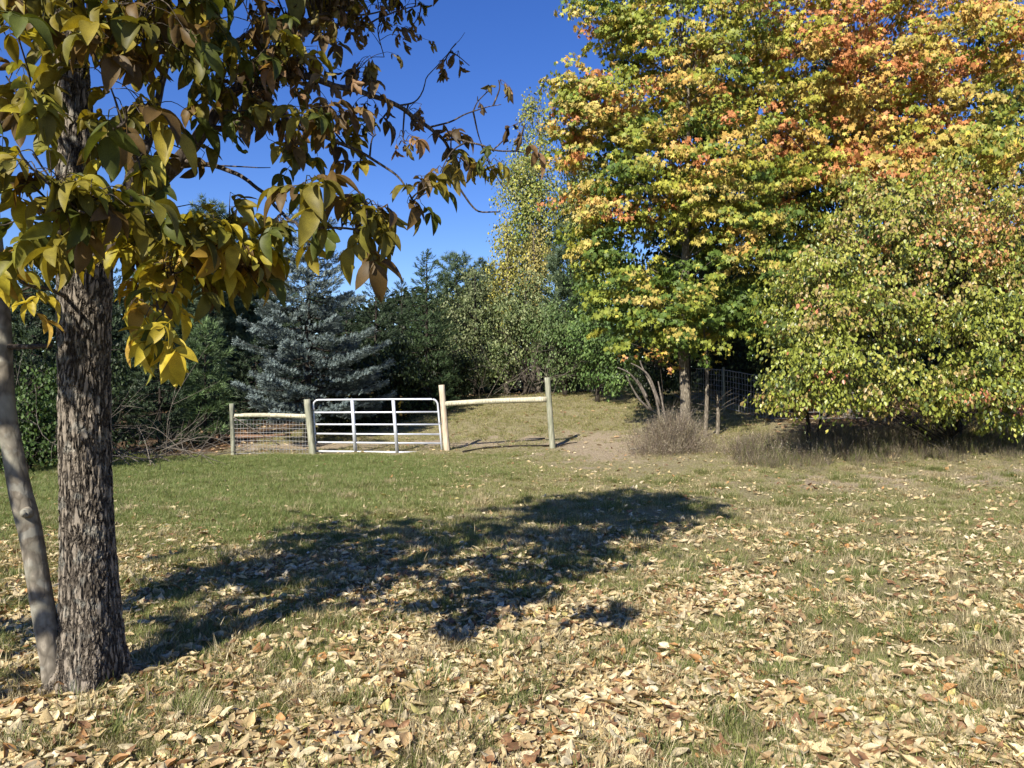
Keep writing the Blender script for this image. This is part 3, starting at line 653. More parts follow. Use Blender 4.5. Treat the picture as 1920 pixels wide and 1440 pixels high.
def add_cluster(c0, nl, spread, pal, dried, size=.24, vis=True):
    a = allbr[np.argmin(np.linalg.norm(allbr-c0, axis=1)+.6*np.clip(c0[2]-allbr[:, 2], -1, 0))]
    mid = (a+c0)/2+np.array([0, 0, .04])+rg.normal(size=3)*.03
    top = c0+np.array([0, 0, .08])
    pp, rr = smooth_path([a, mid, top], [.006, .004, .003], 5); tube(twigs, pp, rr, 4, cap=False)
    k = 0
    while k < nl:
        dd = norm(rg.normal(size=3)*np.array([1, .8, .7])+np.array([.2, 0, .05])); L_ = spread*(.35+.75*rg.random())
        s = pp[rg.integers(3, len(pp))]
        end = s+dd*L_; m2 = (s+end)/2+np.array([0, 0, .03])
        q, rr2 = smooth_path([s, m2, end], [.003, .0022, .0015], 3); tube(twigs, q, rr2, 3, cap=False)
        for e in range(min(nl-k, 1+int(rg.random() < .65)+int(rg.random() < .4))):
            b0 = end if e == 0 else q[len(q)//2]
            h = rg.random()*2*pi; d = norm(np.array([cos(h), sin(h), -.05-.75*rg.random()])*.8+dd*.4)
            dr = rg.random() < dried
            LP.append(b0); LB.append(basis(np.array([d]), np.array([norm(np.array([rg.normal()*.35, rg.normal()*.35, 1]))]))[0])
            LS.append(size*(.8+.4*rg.random())*(.8 if dr else 1))
            c_ = pal[rg.integers(len(pal))]*(.75+.5*rg.random()); LC.append(c_)
            LT.append(rg.integers(6, 11) if dr else rg.integers(0, 6)); k += 1
for (px, py, Y, nl, sp, pl, dr) in CLU:
    pal = {'O': PAL_O, 'Y': PAL_Y, 'B': PAL_B, 'M': np.vstack([PAL_O, PAL_Y[[1, 3]]])}[pl]
    Y2 = Y*spread_out(px)
    add_cluster(W(px, py-20, Y2), max(1, int(nl*(1.15 if px < 300 else 1.6)+.5)), sp*1.35/F*Y2, pal, dr, .150 if Y < 2.9 else .138)
nvis = len(LP)
# the crown above the picture (it throws the long shadow on the lawn)
for k in range(420):
    u = norm(rg.normal(size=3))*rg.random()**.4
    c0 = np.array([-1.7, 4.4, 4.9])+u*np.array([1.35, 1.5, 1.35])
    if H+720/F*c0[1]*1.03 > c0[2]-.2: continue
    add_cluster(c0, 4, .3, PAL_O, .2)
LP, LB, LS, LC, LT = map(np.array, (LP, LB, LS, LC, LT))
twigs.build('twigs', M_BRANCH, hick, 'stuff')
order = np.argsort(np.linalg.norm(LP-np.array([0, 0, H]), axis=1)+np.where(np.arange(len(LP)) < nvis, 0, 100))
single = order[:300]; rest = order[300:]
for j in single:
    o = bpy.data.objects.new('leaf', CLM[LT[j]]); COL.objects.link(o); o.parent = hick
    o.matrix_local = Matrix.Translation((LP[j]-tb).tolist())@Matrix(LB[j].tolist()).to_4x4()@Matrix.Scale(float(LS[j]), 4); o.color = (*LC[j], 1)
mb = MB()
for t in range(len(CL)):
    s = rest[LT[rest] == t]
    if len(s): inst(mb, CL[t], LP[s], LB[s], LS[s], LC[s], mottle(CL[t], t))
mb.build('foliage', M_HICK, hick, 'stuff')

# slender leaning tree beside it
Ys = 4.05
sp = [(110, 1315, 60), (108, 1290, 54), (99, 1230, 48), (84, 1150, 45), (72, 1080, 43), (60, 1010, 42), (48, 960, 44), (38, 920, 41), (25, 850, 38), (12, 770, 36), (6, 690, 36), (2, 600, 35), (-4, 520, 34), (-18, 400, 32), (-40, 200, 28), (-60, -100, 20), (-70, -400, 10)]
b0 = W(108, 1300, Ys); b0[2] = gzf(b0[0], b0[1])
slim = thing('slender_tree', 'slender smooth grey stem leaning left at the left edge of the lawn', 'tree', tuple(b0))
pp, rr = smooth_path([W(a, b_, Ys) for a, b_, c_ in sp], [pxw(c_*.93, Ys) for a, b_, c_ in sp], 14)
a = np.linspace(0, 2*pi, 48, endpoint=False)
mb = MB(); tube(mb, pp, rr, 48, lobes=1+.03*np.sin(2*a[None]+pp[:, 2:3]*3)+.02*np.sin(5*a[None]+pp[:, 2:3]*7)); mb.build('trunk', M_BARKS, slim)
mb = MB()   # knot: a swollen collar round a dark branch scar
kc = W(47, 962, Ys-.065); kk, kr = smooth_path([kc+np.array([0, .03, 0]), kc, kc+np.array([.004, -.014, 0]), kc+np.array([.004, -.009, 0])], [.032, .026, .017, .006], 3)
tube(mb, kk, kr, 14); mb.build('knot', M_BARKS, slim)
for st in ([(8, 650, 4.05), (50, 650, 4.0), (96, 648, 3.95)], [(4, 560, 4.05), (30, 557, 4.0), (62, 556, 3.95)]):
    mb = MB(); q, r_ = smooth_path([W(*s) for s in st], [.016, .013, .010], 4); tube(mb, q, r_, 8); mb.build('branch_stub', M_BRANCH, slim)
# upper leaves of the slender tree, outside the picture (throws dappled shade)
mb = MB(); lp = []
for k in range(96):
    q = (np.array([-3.75, 3.3, 3.7]) if k < 46 else np.array([-4.0, 2.75, 3.6]))+rg.normal(size=3)*np.array([.55, .6, .7])
    if q[0] > -.7*q[1]: continue
    a_ = pp[np.argmin(np.linalg.norm(pp-q, axis=1))]
    t_, r_ = smooth_path([a_, (a_+q)/2+[0, 0, .1], q], [.01, .006, .003], 4); tube(mb, t_, r_, 5)
    lp += [q+rg.normal(size=3)*.18 for _ in range(5)]
mb.build('branches', M_BRANCH, slim, 'stuff')
mb = MB(); lp = np.array(lp); inst(mb, CL[1], lp, basis(rand_dir(len(lp)), norm(rand_dir(len(lp))*.4+[0, 0, 1])), np.full(len(lp), .24), PAL_O[rg.integers(0, 5, len(lp))]); mb.build('foliage', M_HICK, slim, 'stuff')

# ---------------------------------------------------------------- gate and fences
def ztop(py, Y): return H-(py-HY)/F*Y
_off = .02
gate = thing('farm_gate', 'galvanised six bar tube gate with rounded top corners between wooden posts', 'gate', (-3.15, 18.0, gzf(-3.15, 18)+.08))
YG = 18.0
xb0, xb1 = (592-960)/F*YG, (829-960)/F*YG; xt0, xt1 = (587-960)/F*YG, (820-960)/F*YG
zb0, zb1 = ztop(847, YG), ztop(850, YG); zt0, zt1 = ztop(750, YG), ztop(748, YG)
def gp(u, v, dy=0):   # u along, v up, sagging parallelogram
    xb = xb0+(xb1-xb0)*u; xt = xt0+(xt1-xt0)*u
    return np.array([xb+(xt-xb)*v, YG+dy, (zb0+(zb1-zb0)*u)*(1-v)+(zt0+(zt1-zt0)*u)*v])
rt = .023
arc = lambda u0, v0, ru, rv, a0, a1: [gp(u0+ru*cos(t), v0+rv*sin(t)) for t in np.linspace(a0, a1, 7)]
path = [gp(0, -.0), gp(0, .4), gp(0, .8)]+arc(.045, .89, .045, .11, pi, pi/2)+[gp(.3, 1), gp(.7, 1)]+arc(.955, .89, .045, .11, pi/2, 0)+[gp(1, .8), gp(1, .4), gp(1, 0)]
mb = MB(); tube(mb, path, rt, 10); mb.build('outer_frame', M_GATE, gate)
for v in (.012, .185, .35, .53, .76):
    mb = MB(); tube(mb, [gp(0.004, v), gp(.35, v-.003), gp(.65, v-.002), gp(.996, v)], rt*(.95 if v > .05 else 1.05), 10); mb.build('bar', M_GATE, gate)
for u in (.315, .645):
    for dy, w_ in ((-.034, .035), (.034, .035)):
        mb = MB(); c0, c1 = gp(u, .0, dy), gp(u, .985, dy)
        v_ = [c0+[-w_, -.004, 0], c0+[w_, -.004, 0], c0+[w_, .004, 0], c0+[-w_, .004, 0], c1+[-w_, -.004, 0], c1+[w_, -.004, 0], c1+[w_, .004, 0], c1+[-w_, .004, 0]]
        mb.add(v_, [[3, 2, 1, 0], [4, 5, 6, 7], [0, 1, 5, 4], [1, 2, 6, 5], [2, 3, 7, 6], [3, 0, 4, 7]]); mb.build('upright', M_GATE, gate, smooth=False)
for u, v, sx in ((-.008, .82, -1), (-.008, .14, -1)):
    mb = MB(); p = gp(0, v); tube(mb, [p+[-.10, 0, 0], p+[.0, 0, 0]], .010, 8); tube(mb, [p+[0, 0, -.035], p+[0, 0, .035]], .031, 10); mb.build('hinge', M_WIRE, gate)
mb = MB(); p = gp(1, .56)
for k in range(7):
    c_ = p+np.array([.0+.022*k, -.03, -.012*math.sin(k)]); t = np.linspace(0, 2*pi, 9)
    ring = np.stack([c_[0]+.018*np.cos(t), c_[1]+(.010*np.sin(t) if k % 2 else 0*t), c_[2]+(0*t if k % 2 else .010*np.sin(t))], -1); tube(mb, ring, .0035, 5, cap=False)
mb.build('chain', M_WIRE, gate)

def post(parent, px_b, py_b, px_t, py_t, Y, wpx, mat, split=0):
    bt = W(px_b, py_b, Y); tp_ = W(px_t, py_t, Y); g_ = gzf(bt[0], Y); bt = bt.copy(); d = (tp_-bt)/np.linalg.norm(tp_-bt); bt = bt-d*.25
    n = 14; t = np.linspace(0, 1, n); P_ = bt+(tp_-bt)*t[:, None]; P_ = np.vstack([P_, tp_+d*.004])
    R_ = wpx/F*Y/2*(1.04-.08*t+.02*np.sin(t*9)); R_ = np.append(R_, R_[-1]*.9)
    a = np.linspace(0, 2*pi, 20, endpoint=False); lob = 1+.03*np.sin(3*a+px_b)[None]+.02*np.sin(7*a[None]+P_[:, 2:3]*4)
    mb = MB(); tube(mb, P_, R_, 20, lobes=lob); return mb.build('post', mat, parent)
fl_ = thing('wire_fence_panel', 'short post and rail fence section with sagging wire mesh left of the gate', 'fence', (-5.6, 18, gzf(-5.6, 18)), 'wooden fence sections beside the gate')
p_ = post(fl_, 438, 853, 434.5, 757, 18.0, 9, M_POST_GREY); p_['label'] = 'thin weathered grey post'
p_ = post(fl_, 588, 861, 575.5, 749, 17.9, 12.5, M_POST_GREEN); p_['label'] = 'stout pale green treated post'
def rail(parent, a, b, r0, r1, mat, rag=False):
    n = 16; t = np.linspace(0, 1, n)[:, None]; P_ = a+(b-a)*t+np.array([0, 0, 1])*.012*np.sin(t*pi*1.3)
    R_ = r0+(r1-r0)*t[:, 0]; an = np.linspace(0, 2*pi, 18, endpoint=False)
    lob = 1+.03*np.sin(2*an[None]+t*5)+.03*np.sin(5*an[None]-t*8)
    if rag: lob[0] *= .55+.3*np.sin(3*an); lob[1] *= .8+.15*np.sin(2*an+1)
    mb = MB(); tube(mb, P_, R_, 18, lobes=lob); return mb.build('rail', mat, parent)
rail(fl_, W(440, 779, 17.93), W(578, 780, 17.9), .050, .052, M_RAIL, True)
mb = MB(); q, r_ = smooth_path([W(438, 782, 17.9), W(480, 808, 17.93), W(524, 834, 17.95)], [.012, .012, .012], 4); tube(mb, q, r_, 6); mb.build('brace_wire', M_DEAD, fl_)
def wiremesh(parent, path, h0, h1, dx, nh, r=.003, mat=None, seed=0, name='wire_mesh', sag=.02):
    """woven wire along a ground polyline: path = [(x,y)]; h0,h1 heights above ground"""
    rr_ = np.random.default_rng(seed); path = np.array(path, float); seg = np.linalg.norm(np.diff(path, axis=0), axis=1); L_ = np.concatenate([[0], np.cumsum(seg)])
    n = int(L_[-1]/dx)+1; s = np.linspace(0, L_[-1], n); X = np.interp(s, L_, path[:, 0]); Y_ = np.interp(s, L_, path[:, 1])
    g_ = np.array([_gz(X+o_, Y_) for o_ in (-.8, 0, .8)]).mean(0); mb = MB()
    wob = np.cumsum(rr_.normal(size=n))*.0; wy = np.sin(s*2.1)*sag; wz = np.sin(s*1.3+1)*sag
    hs = np.linspace(0, 1, nh)
    for h in hs:
        z = g_+h0+(h1-h0)*h+wz+rr_.normal(size=n)*.004; tube(mb, np.stack([X, Y_+wy*(1-h), z], -1), r*(2.0 if h == 1 else 1.4 if h == 0 else 1), 4, cap=False)
    for k in range(n):
        t = hs; xo = rr_.normal()*.008; tube(mb, np.stack([X[k]+xo*np.sin(t*3), Y_[k]+wy[k]*(1-t), g_[k]+h0+(h1-h0)*t+wz[k]], -1), r, 4, cap=False)
    return mb.build(name, mat or M_WIRE, parent, 'stuff')
wiremesh(fl_, [(-6.5, 17.98), (-4.74, 17.98)], .02, .80, .075, 9, .0035, M_WIRE, 1)

fr = thing('post_and_rail_fence', 'post and rail fence section with one thick log rail right of the gate', 'fence', (-.3, 18, gzf(-.3, 18)), 'wooden fence sections beside the gate')
p_ = post(fr, 839, 851, 828, 722, 18.0, 11.5, M_POST_PINK); p_['label'] = 'pinkish tan fresh post next to the gate'
p_ = post(fr, 1036, 840, 1026, 708, 18.0, 11, M_POST_GREEN); p_['label'] = 'tall greenish treated post'
rail(fr, W(832, 757.5, 18.0), W(1025, 748, 18.0), .060, .066, M_RAIL)

# wire fence that runs along the back of the paddock and comes forward on the right
wf = thing('woven_wire_fence', 'long woven wire fence behind the maple and along the wood edge', 'fence', (3.9, 28, gzf(3.9, 28)))
fp = [((1660-960)/F*19, 19.0), ((1440-960)/F*21, 21.0), ((1290-960)/F*25.5, 25.5), ((1190-960)/F*34, 34), ((1080-960)/F*38, 38), ((840-960)/F*37, 37), ((720-960)/F*33, 33)]
wiremesh(wf, fp, .05, 1.18, .16, 8, .0055, M_WIRE, 3, sag=.03)
for (x_, y_) in [fp[0], ((1545-960)/F*20, 20.0), fp[1], ((1358-960)/F*23, 23.0), fp[2], (5, 28.0), fp[3], fp[4], ((960-960)/F*36.5, 36.5), fp[5]]:
    mb = MB(); g_ = float(_gz(np.array([x_]), np.array([y_]))[0]); tube(mb, [(x_, y_+.05, g_-.2), (x_+.01, y_+.05, g_+.6), (x_-.01, y_+.05, g_+1.32)], [.045, .042, .04], 8); mb.build('post', M_POST_GREY, wf)

# ---------------------------------------------------------------- trees
def deciduous(name, label, base, trunk, blobs, ncl, nper, spray, tmpl, lsize, palf, mat_leaf=M_LEAF, mat_bark=M_TRUNKFAR, objmat=None, nsingle=0,
              limbs=14, flat=.22, updown=.55, inner=.35, seed=0, group=None, cat='tree', shell=(.66, 1.04), stems=None, twr=.006):
    r = np.random.default_rng(seed); bx_ = np.array(base, float)
    t = thing(name, label, cat, tuple(bx_), group)
    stems = stems or [trunk]; ends = []
    for st in stems:
        mb = MB(); pp, rr = smooth_path([bx_+np.array(p[:3]) for p in st], [p[3] for p in st], 6)
        a = np.linspace(0, 2*pi, 12, endpoint=False); tube(mb, pp, rr, 12, lobes=1+.05*np.sin(3*a[None]+pp[:, 2:3]*2)); mb.build('trunk', mat_bark, t); ends.append(pp)
    tp_ = np.concatenate(ends)
    vol = np.array([b[3]*b[4]+b[3]*b[5]+b[4]*b[5] for b in blobs]); vol = vol/vol.sum()
    bi = r.choice(len(blobs), ncl, p=vol); Bc = np.array(blobs)[bi]
    u = norm(r.normal(size=(ncl, 3))); rf = shell[0]+(shell[1]-shell[0])*r.random(ncl); ins = r.random(ncl) < inner; rf[ins] = .25+.5*r.random(ins.sum())
    lump = .64+.66*vnoise(u[:, 0]*3+bi*7, u[:, 2]*3+u[:, 1]*2, .6, seed % 40)
    cen = bx_+Bc[:, :3]+u*rf[:, None]*lump[:, None]*Bc[:, 3:6]
    keep = cen[:, 2] > gz(cen[:, 0], cen[:, 1])+.12; cen, u, bi, rf = cen[keep], u[keep], bi[keep], rf[keep]; ncl = len(cen)
    # limbs and twigs
    mb = MB(); sel = r.choice(ncl, min(ncl, limbs*8), replace=False)
    for q, j in enumerate(sel):
        c_ = cen[j]; zt = c_[2]-.45*np.linalg.norm(c_[:2]-bx_[:2]); a_ = tp_[np.argmin(abs(tp_[:, 2]-zt)+.3*np.linalg.norm(tp_[:, :2]-c_[:2], axis=1))]
        big = q < limbs; rr0 = twr*(5 if big else 2.2)
        mid = a_+(c_-a_)*.5+np.array([0, 0, .12*np.linalg.norm(c_-a_)*(.5-r.random()+.3)])+r.normal(size=3)*.06
        p2, r2 = smooth_path([a_, mid, c_], [rr0, rr0*.6, rr0*.2], 5)
        if big: m2 = MB(); tube(m2, p2, r2, 6); m2.build('branch', mat_bark, t)
        else: tube(mb, p2, r2, 4, cap=False)
    mb.build('twigs', mat_bark, t, 'stuff')
    # sprays of leaves
    n = ncl*nper; ci = np.repeat(np.arange(ncl), nper)
    srad = spray*(.6+.8*r.random(ncl)); an = r.random(n)*2*pi; rad_ = np.sqrt(r.random(n))*srad[ci]
    out_ = norm(u*np.array([1, 1, .4])+np.array([0, 0, .02])); side = norm(np.cross(out_, [0, 0, 1.])); upv = norm(np.cross(side, out_))
    tl = (r.normal(size=ncl)*.25)[:, None]; upv2 = norm(upv+out_*tl+side*(r.normal(size=ncl)*.2)[:, None])
    off = out_[ci]*(np.cos(an)*rad_*1.25)[:, None]+side[ci]*(np.sin(an)*rad_)[:, None]+upv2[ci]*((r.random(n)-.5)*flat*2*srad[ci]-.28*rad_*rad_/srad[ci])[:, None]
    P = cen[ci]+off
    nrm = norm(out_[ci]*.75+np.array([0, 0, updown*.75])+rand_dir(n, r)*.8); d = norm(out_[ci]*.35+rand_dir(n, r)*.65+np.array([0, 0, -.95]))
    B = basis(d, nrm); S = lsize*(.65+.6*r.random(n)); C = palf(P, ci, cen, r)
    kp = P[:, 2] > gz(P[:, 0], P[:, 1])+.05; P, B, S, C = P[kp], B[kp], S[kp], C[kp]; n = len(P)
    mask = np.ones(n, bool)
    if nsingle:
        px = P[:, 0]/P[:, 1]*F+960; py = HY-(P[:, 2]-H)/P[:, 1]*F
        sco = np.linalg.norm(P-[0, 0, H], axis=1)/S; sco = np.where((px > 10) & (px < 1910) & (py > 10), sco, 1e9)
        own = np.argsort(sco)[:nsingle]; mask[own] = False
        q = MB(); q.add(*tmpl[0]); lm_ = q.mesh('leaf', objmat, smooth=False)
        for j in own:
            o = bpy.data.objects.new('leaf', lm_); COL.objects.link(o); o.parent = t
            o.matrix_local = Matrix.Translation((P[j]-bx_).tolist())@Matrix(B[j].tolist()).to_4x4()@Matrix.Scale(float(S[j]), 4); o.color = (*C[j], 1)
    mb = MB(); ti = r.integers(0, len(tmpl), n)
    for k in range(len(tmpl)):
        s = mask & (ti == k); inst(mb, tmpl[k], P[s], B[s], S[s], C[s])
    mb.build('crown', mat_leaf, t, 'stuff', smooth=False); return t

def pal_mix(cols, w, jitter=.25, clus=.75, field=None):
    cols = np.array(cols, float); w = np.array(w, float); w /= w.sum()
    def f(P, ci, cen, r):
        if field is not None: cc = field(cen, r)
        else: cc = cols[r.choice(len(cols), len(cen), p=w)]
        own = cols[r.choice(len(cols), len(ci), p=w)]
        base = np.where((r.random(len(ci)) < clus)[:, None], cc[ci], own)
        base = base[:len(P)] if len(base) > len(P) else base
        return base*(1-jitter+2*jitter*r.random((len(base), 1)))
    return f

MG, MYG, MY, MGO, MO, MR, MT = [np.array(c) for c in ((.10, .155, .03), (.26, .295, .045), (.50, .42, .07), (.53, .34, .09), (.50, .21, .08), (.42, .10, .05), (.45, .33, .14))]
def maple_field(gold):
    def f(cen, r):
        px = cen[:, 0]/cen[:, 1]*F+960; py = HY-(cen[:, 2]-H)/cen[:, 1]*F
        # warm colour grows towards the upper right of the crown, green stays low and inside
        w = np.exp(-(((px-1560)/380)**2+((py-110)/240)**2))*.30+gold+.75*(r.random(len(px))-.5)+.55*(vnoise(px, py, 55, 5)-.5)-np.clip((py-400)/600, 0, .3)
        w = w+.3*np.exp(-(((px-1060)/50)**2+((py-330)/220)**2))
        st = [MG, MYG*.8, MYG, MYG*.6+MY*.4, MY*.6+MT*.3, MY*.5+MT*.5, MGO, MO]
        return np.array(st)[np.clip((w*8).astype(int), 0, 7)]
    return f
MAPLE_T = [maple_tmpl(.3), maple_simple(.2), maple_simple(.5)]
bA = G(1283, 18.6)
trA = [(0, 0, -.2, .16), (0.0, 0, .15, .135), (.03, 0, 1.0, .125), (.0, .1, 2.2, .12), (0.05, .1, 4, .10), (.1, .1, 6, .07), (.1, 0, 8.5, .03)]
def bl(px, py, dY, rx, ry, rz, base):   # blob by its place in the photo
    Y = base[1]+dY; w = W(px, py, Y); return (w[0]-base[0], w[1]-base[1], w[2]-base[2], rx, ry, rz)
blA = [bl(1290, 60, 0, 2.3, 2.3, 2.6, bA), bl(1190, 330, -.2, 1.75, 1.7, 1.9, bA), bl(1130, 230, .0, 1.3, 1.4, 1.25, bA), bl(1350, 330, -.4, 1.9, 1.8, 2.1, bA), bl(1280, 600, -.3, 1.9, 1.6, 1.0, bA), bl(1175, 545, 0, 1.15, 1.2, 1.3, bA),
       bl(1400, 500, -.2, 1.5, 1.5, 1.5, bA), bl(1320, -180, 0, 2.0, 2.0, 2.0, bA), bl(1160, 20, 0, 1.15, 1.3, .9, bA), bl(1085, 190, 0, .75, .9, 1.0, bA), bl(1110, 420, 0, .7, .9, 1.1, bA), bl(1135, 470, .3, .8, .9, .9, bA)]
deciduous('maple_tree', 'green and yellow maple whose pale trunk rises from the dry weeds', bA, trA, blA, 1450, 40, .29, MAPLE_T, .14,
          pal_mix([MG, MYG, MY], [4, 4, 1], .22, .85, maple_field(.34)), objmat=M_LEAFOBJ, nsingle=300, seed=21, inner=.28, limbs=16)
bB = G(1590, 20.5)
trB = [(0, 0, -.2, .17), (0, 0, 1.2, .14), (.05, 0, 3, .13), (.0, .1, 5.5, .1), (.0, .1, 9, .04)]
blB = [bl(1580, 60, -.6, 3.0, 2.6, 2.6, bB), bl(1780, 120, -.6, 2.6, 2.4, 2.3, bB), bl(1480, 150, -1.3, 1.9, 1.9, 2.1, bB), bl(1620, 300, -.6, 2.6, 2.2, 1.8, bB), bl(1890, 320, -1, 1.9, 2, 1.7, bB), bl(1700, -200, 0, 3.2, 2.6, 2.6, bB), bl(1500, 360, -.8, 1.6, 1.6, 1.7, bB), bl(1640, 300, -3.0, 1.3, 1.0, .7, bB), bl(1820, 270, -3.4, 1.5, 1.0, .6, bB), bl(1890, 480, -4.6, .8, .6, .35, bB), bl(1900, 60, 0, 1.8, 2, 1.6, bB)]
deciduous('maple_tree', 'tall golden orange maple filling the upper right behind the broad bush', bB, trB, blB, 1500, 38, .31, MAPLE_T[1:]+[MAPLE_T[0]], .15,
          pal_mix([MYG, MY, MGO], [3, 4, 2], .22, .85, maple_field(.50)), objmat=M_LEAFOBJ, nsingle=300, seed=22, inner=.22, limbs=16)

# broad bush tree at the right
bC = G(1790, 15.2)
stC = [[(0, 0, -.15, .09), (.02, 0, .5, .075), (-.05, 0, 1.6, .06), (.1, 0, 3.2, .03)], [(.05, 0, -.1, .06), (.2, .1, .7, .05), (.7, .2, 2.2, .02)], [(-.05, 0, -.1, .055), (-.35, 0, .8, .045), (-1.4, -.1, 2.2, .02)]]
blC = [bl(1760, 540, -.2, 2.0, 1.6, 1.3, bC), bl(1580, 610, -.6, 1.45, 1.3, 1.1, bC), bl(1880, 620, -.8, 1.4, 1.3, 1.3, bC), bl(1700, 430, .0, 1.5, 1.4, .95, bC), bl(1880, 440, .1, 1.1, 1.2, 1.1, bC), bl(1550, 490, .0, .9, 1.0, .8, bC), bl(1690, 720, -1.2, 1.75, .9, .55, bC), bl(1530, 660, -.9, .95, .9, .9, bC), bl(1860, 715, -1.2, 1.0, .9, .5, bC), bl(1620, 360, .2, .5, .6, .6, bC), bl(1790, 340, .2, .6, .6, .6, bC), bl(1480, 735, -.8, .6, .6, .5, bC), bl(1885, 770, -1.0, .7, .6, .5, bC), bl(1780, 760, -.6, .5, .5, .4, bC)]
SG, SLG, SY, SRD, SBR = [np.array(c) for c in ((.075, .10, .022), (.25, .28, .045), (.40, .36, .08), (.46, .18, .09), (.33, .22, .10))]
def bush_field(cen, r):
    px = cen[:, 0]/cen[:, 1]*F+960; py = HY-(cen[:, 2]-H)/cen[:, 1]*F
    w = r.random(len(px)); hi = np.clip((620-py)/220, 0, 1)
    st = np.where((w < .2)[:, None], SG*1.3, np.where((w < .75-hi*.6)[:, None], SLG, np.where((w < .86-hi*.1)[:, None], SLG*.5+SY*.4, np.where((w < .985)[:, None], SBR*.7+SY*.3, SRD))))
    red = np.exp(-(((px-1850)/130)**2+((py-400)/110)**2)) > r.random(len(px)); return np.where((red & (r.random(len(px)) < .5))[:, None], SRD*.7+SY*.3, st)
BUSH_T = [ovate(.72, 2, .2, .2), small_leaf(.8), small_leaf(.62)]
deciduous('broad_bush', 'broad light green bush with a few red leaves at the right edge', bC, None, blC, 1200, 36, .24, BUSH_T, .082,
          pal_mix([SG, SLG, SY, SRD, SBR], [3, 8, 3, .12, 1.2], .3, .7, bush_field), M_SHRUB, M_TRUNKDARK, M_SHRUBO, 300, 22, .5, .5, .25, 23, cat='bush', stems=stC, twr=.004)
bD = G(1515, 15.8)
stD = [[(0, 0, -.1, .05), (.0, 0, .6, .04), (-.15, 0, 1.6, .02)], [(.1, 0, -.1, .03), (.3, 0, .9, .02)]]
deciduous('small_bush', 'small dark green bush at the left foot of the broad bush', bD, None, [bl(1500, 650, 0, .75, .8, .75, bD), bl(1490, 725, -.1, .7, .7, .5, bD), bl(1560, 720, -.2, .7, .6, .45, bD), bl(1470, 560, .2, .6, .6, .6, bD)], 230, 24, .2, BUSH_T, .075,
          pal_mix([SG, SLG, SY], [6, 5, 1], .25, .7), M_SHRUB, M_TRUNKDARK, limbs=8, seed=24, cat='bush', stems=stD, twr=.004)

# dark trees added behind the maples to darken crown gaps: further down
# poplars against the sky
PG_, PYG_ = (.17, .22, .05), (.34, .34, .08)
POP_T = [small_leaf(.8)]
def poplar(px, pyt, Y, wpx, nl, seed, label, cols=(PG_, PYG_, (.26, .26, .10)), shape=None):
    b_ = G(px, Y); top = ztop(pyt, Y)-b_[2]; w_ = wpx/F*Y/2; r = np.random.default_rng(seed)
    bls = []
    for k in range(8):
        h = top*(.40+.56*k/7); ww = w_*(.55+.45*math.sin(pi*min(1, (k+1.2)/8)))*(1 if k < 6 else .55)
        bls.append((r.normal()*w_*.35, r.normal()*.3, h, ww*.85, ww*.8, top*.10))
    deciduous('poplar_tree', label, b_, [(0, 0, -.2, .12), (0, 0, top*.4, .08), (.05, 0, top*.7, .05), (0, 0, top*.97, .015)], bls, nl, 24, .36, POP_T, .115, pal_mix(cols, [3, 3, 2], .3, .6), M_LEAF, M_TRUNKFAR, limbs=14, seed=seed, inner=.4, flat=.9, shell=(.5, 1.1), group='poplars behind the wood edge')
poplar(1010, 185, 36, 135, 620, 41, 'tall airy yellow green poplar left of the maple against the sky')
poplar(1075, 225, 38, 130, 480, 42, 'tall poplar half hidden behind the left side of the maple')
poplar(950, 400, 34, 60, 130, 43, 'small yellow poplar at the left of the tall poplars', ((.42, .38, .08), (.34, .32, .08), (.26, .26, .08)))
poplar(1000, 420, 33, 70, 120, 44, 'low golden poplar in front of the tall airy one', ((.40, .33, .09), (.30, .27, .09), (.22, .2, .08)))

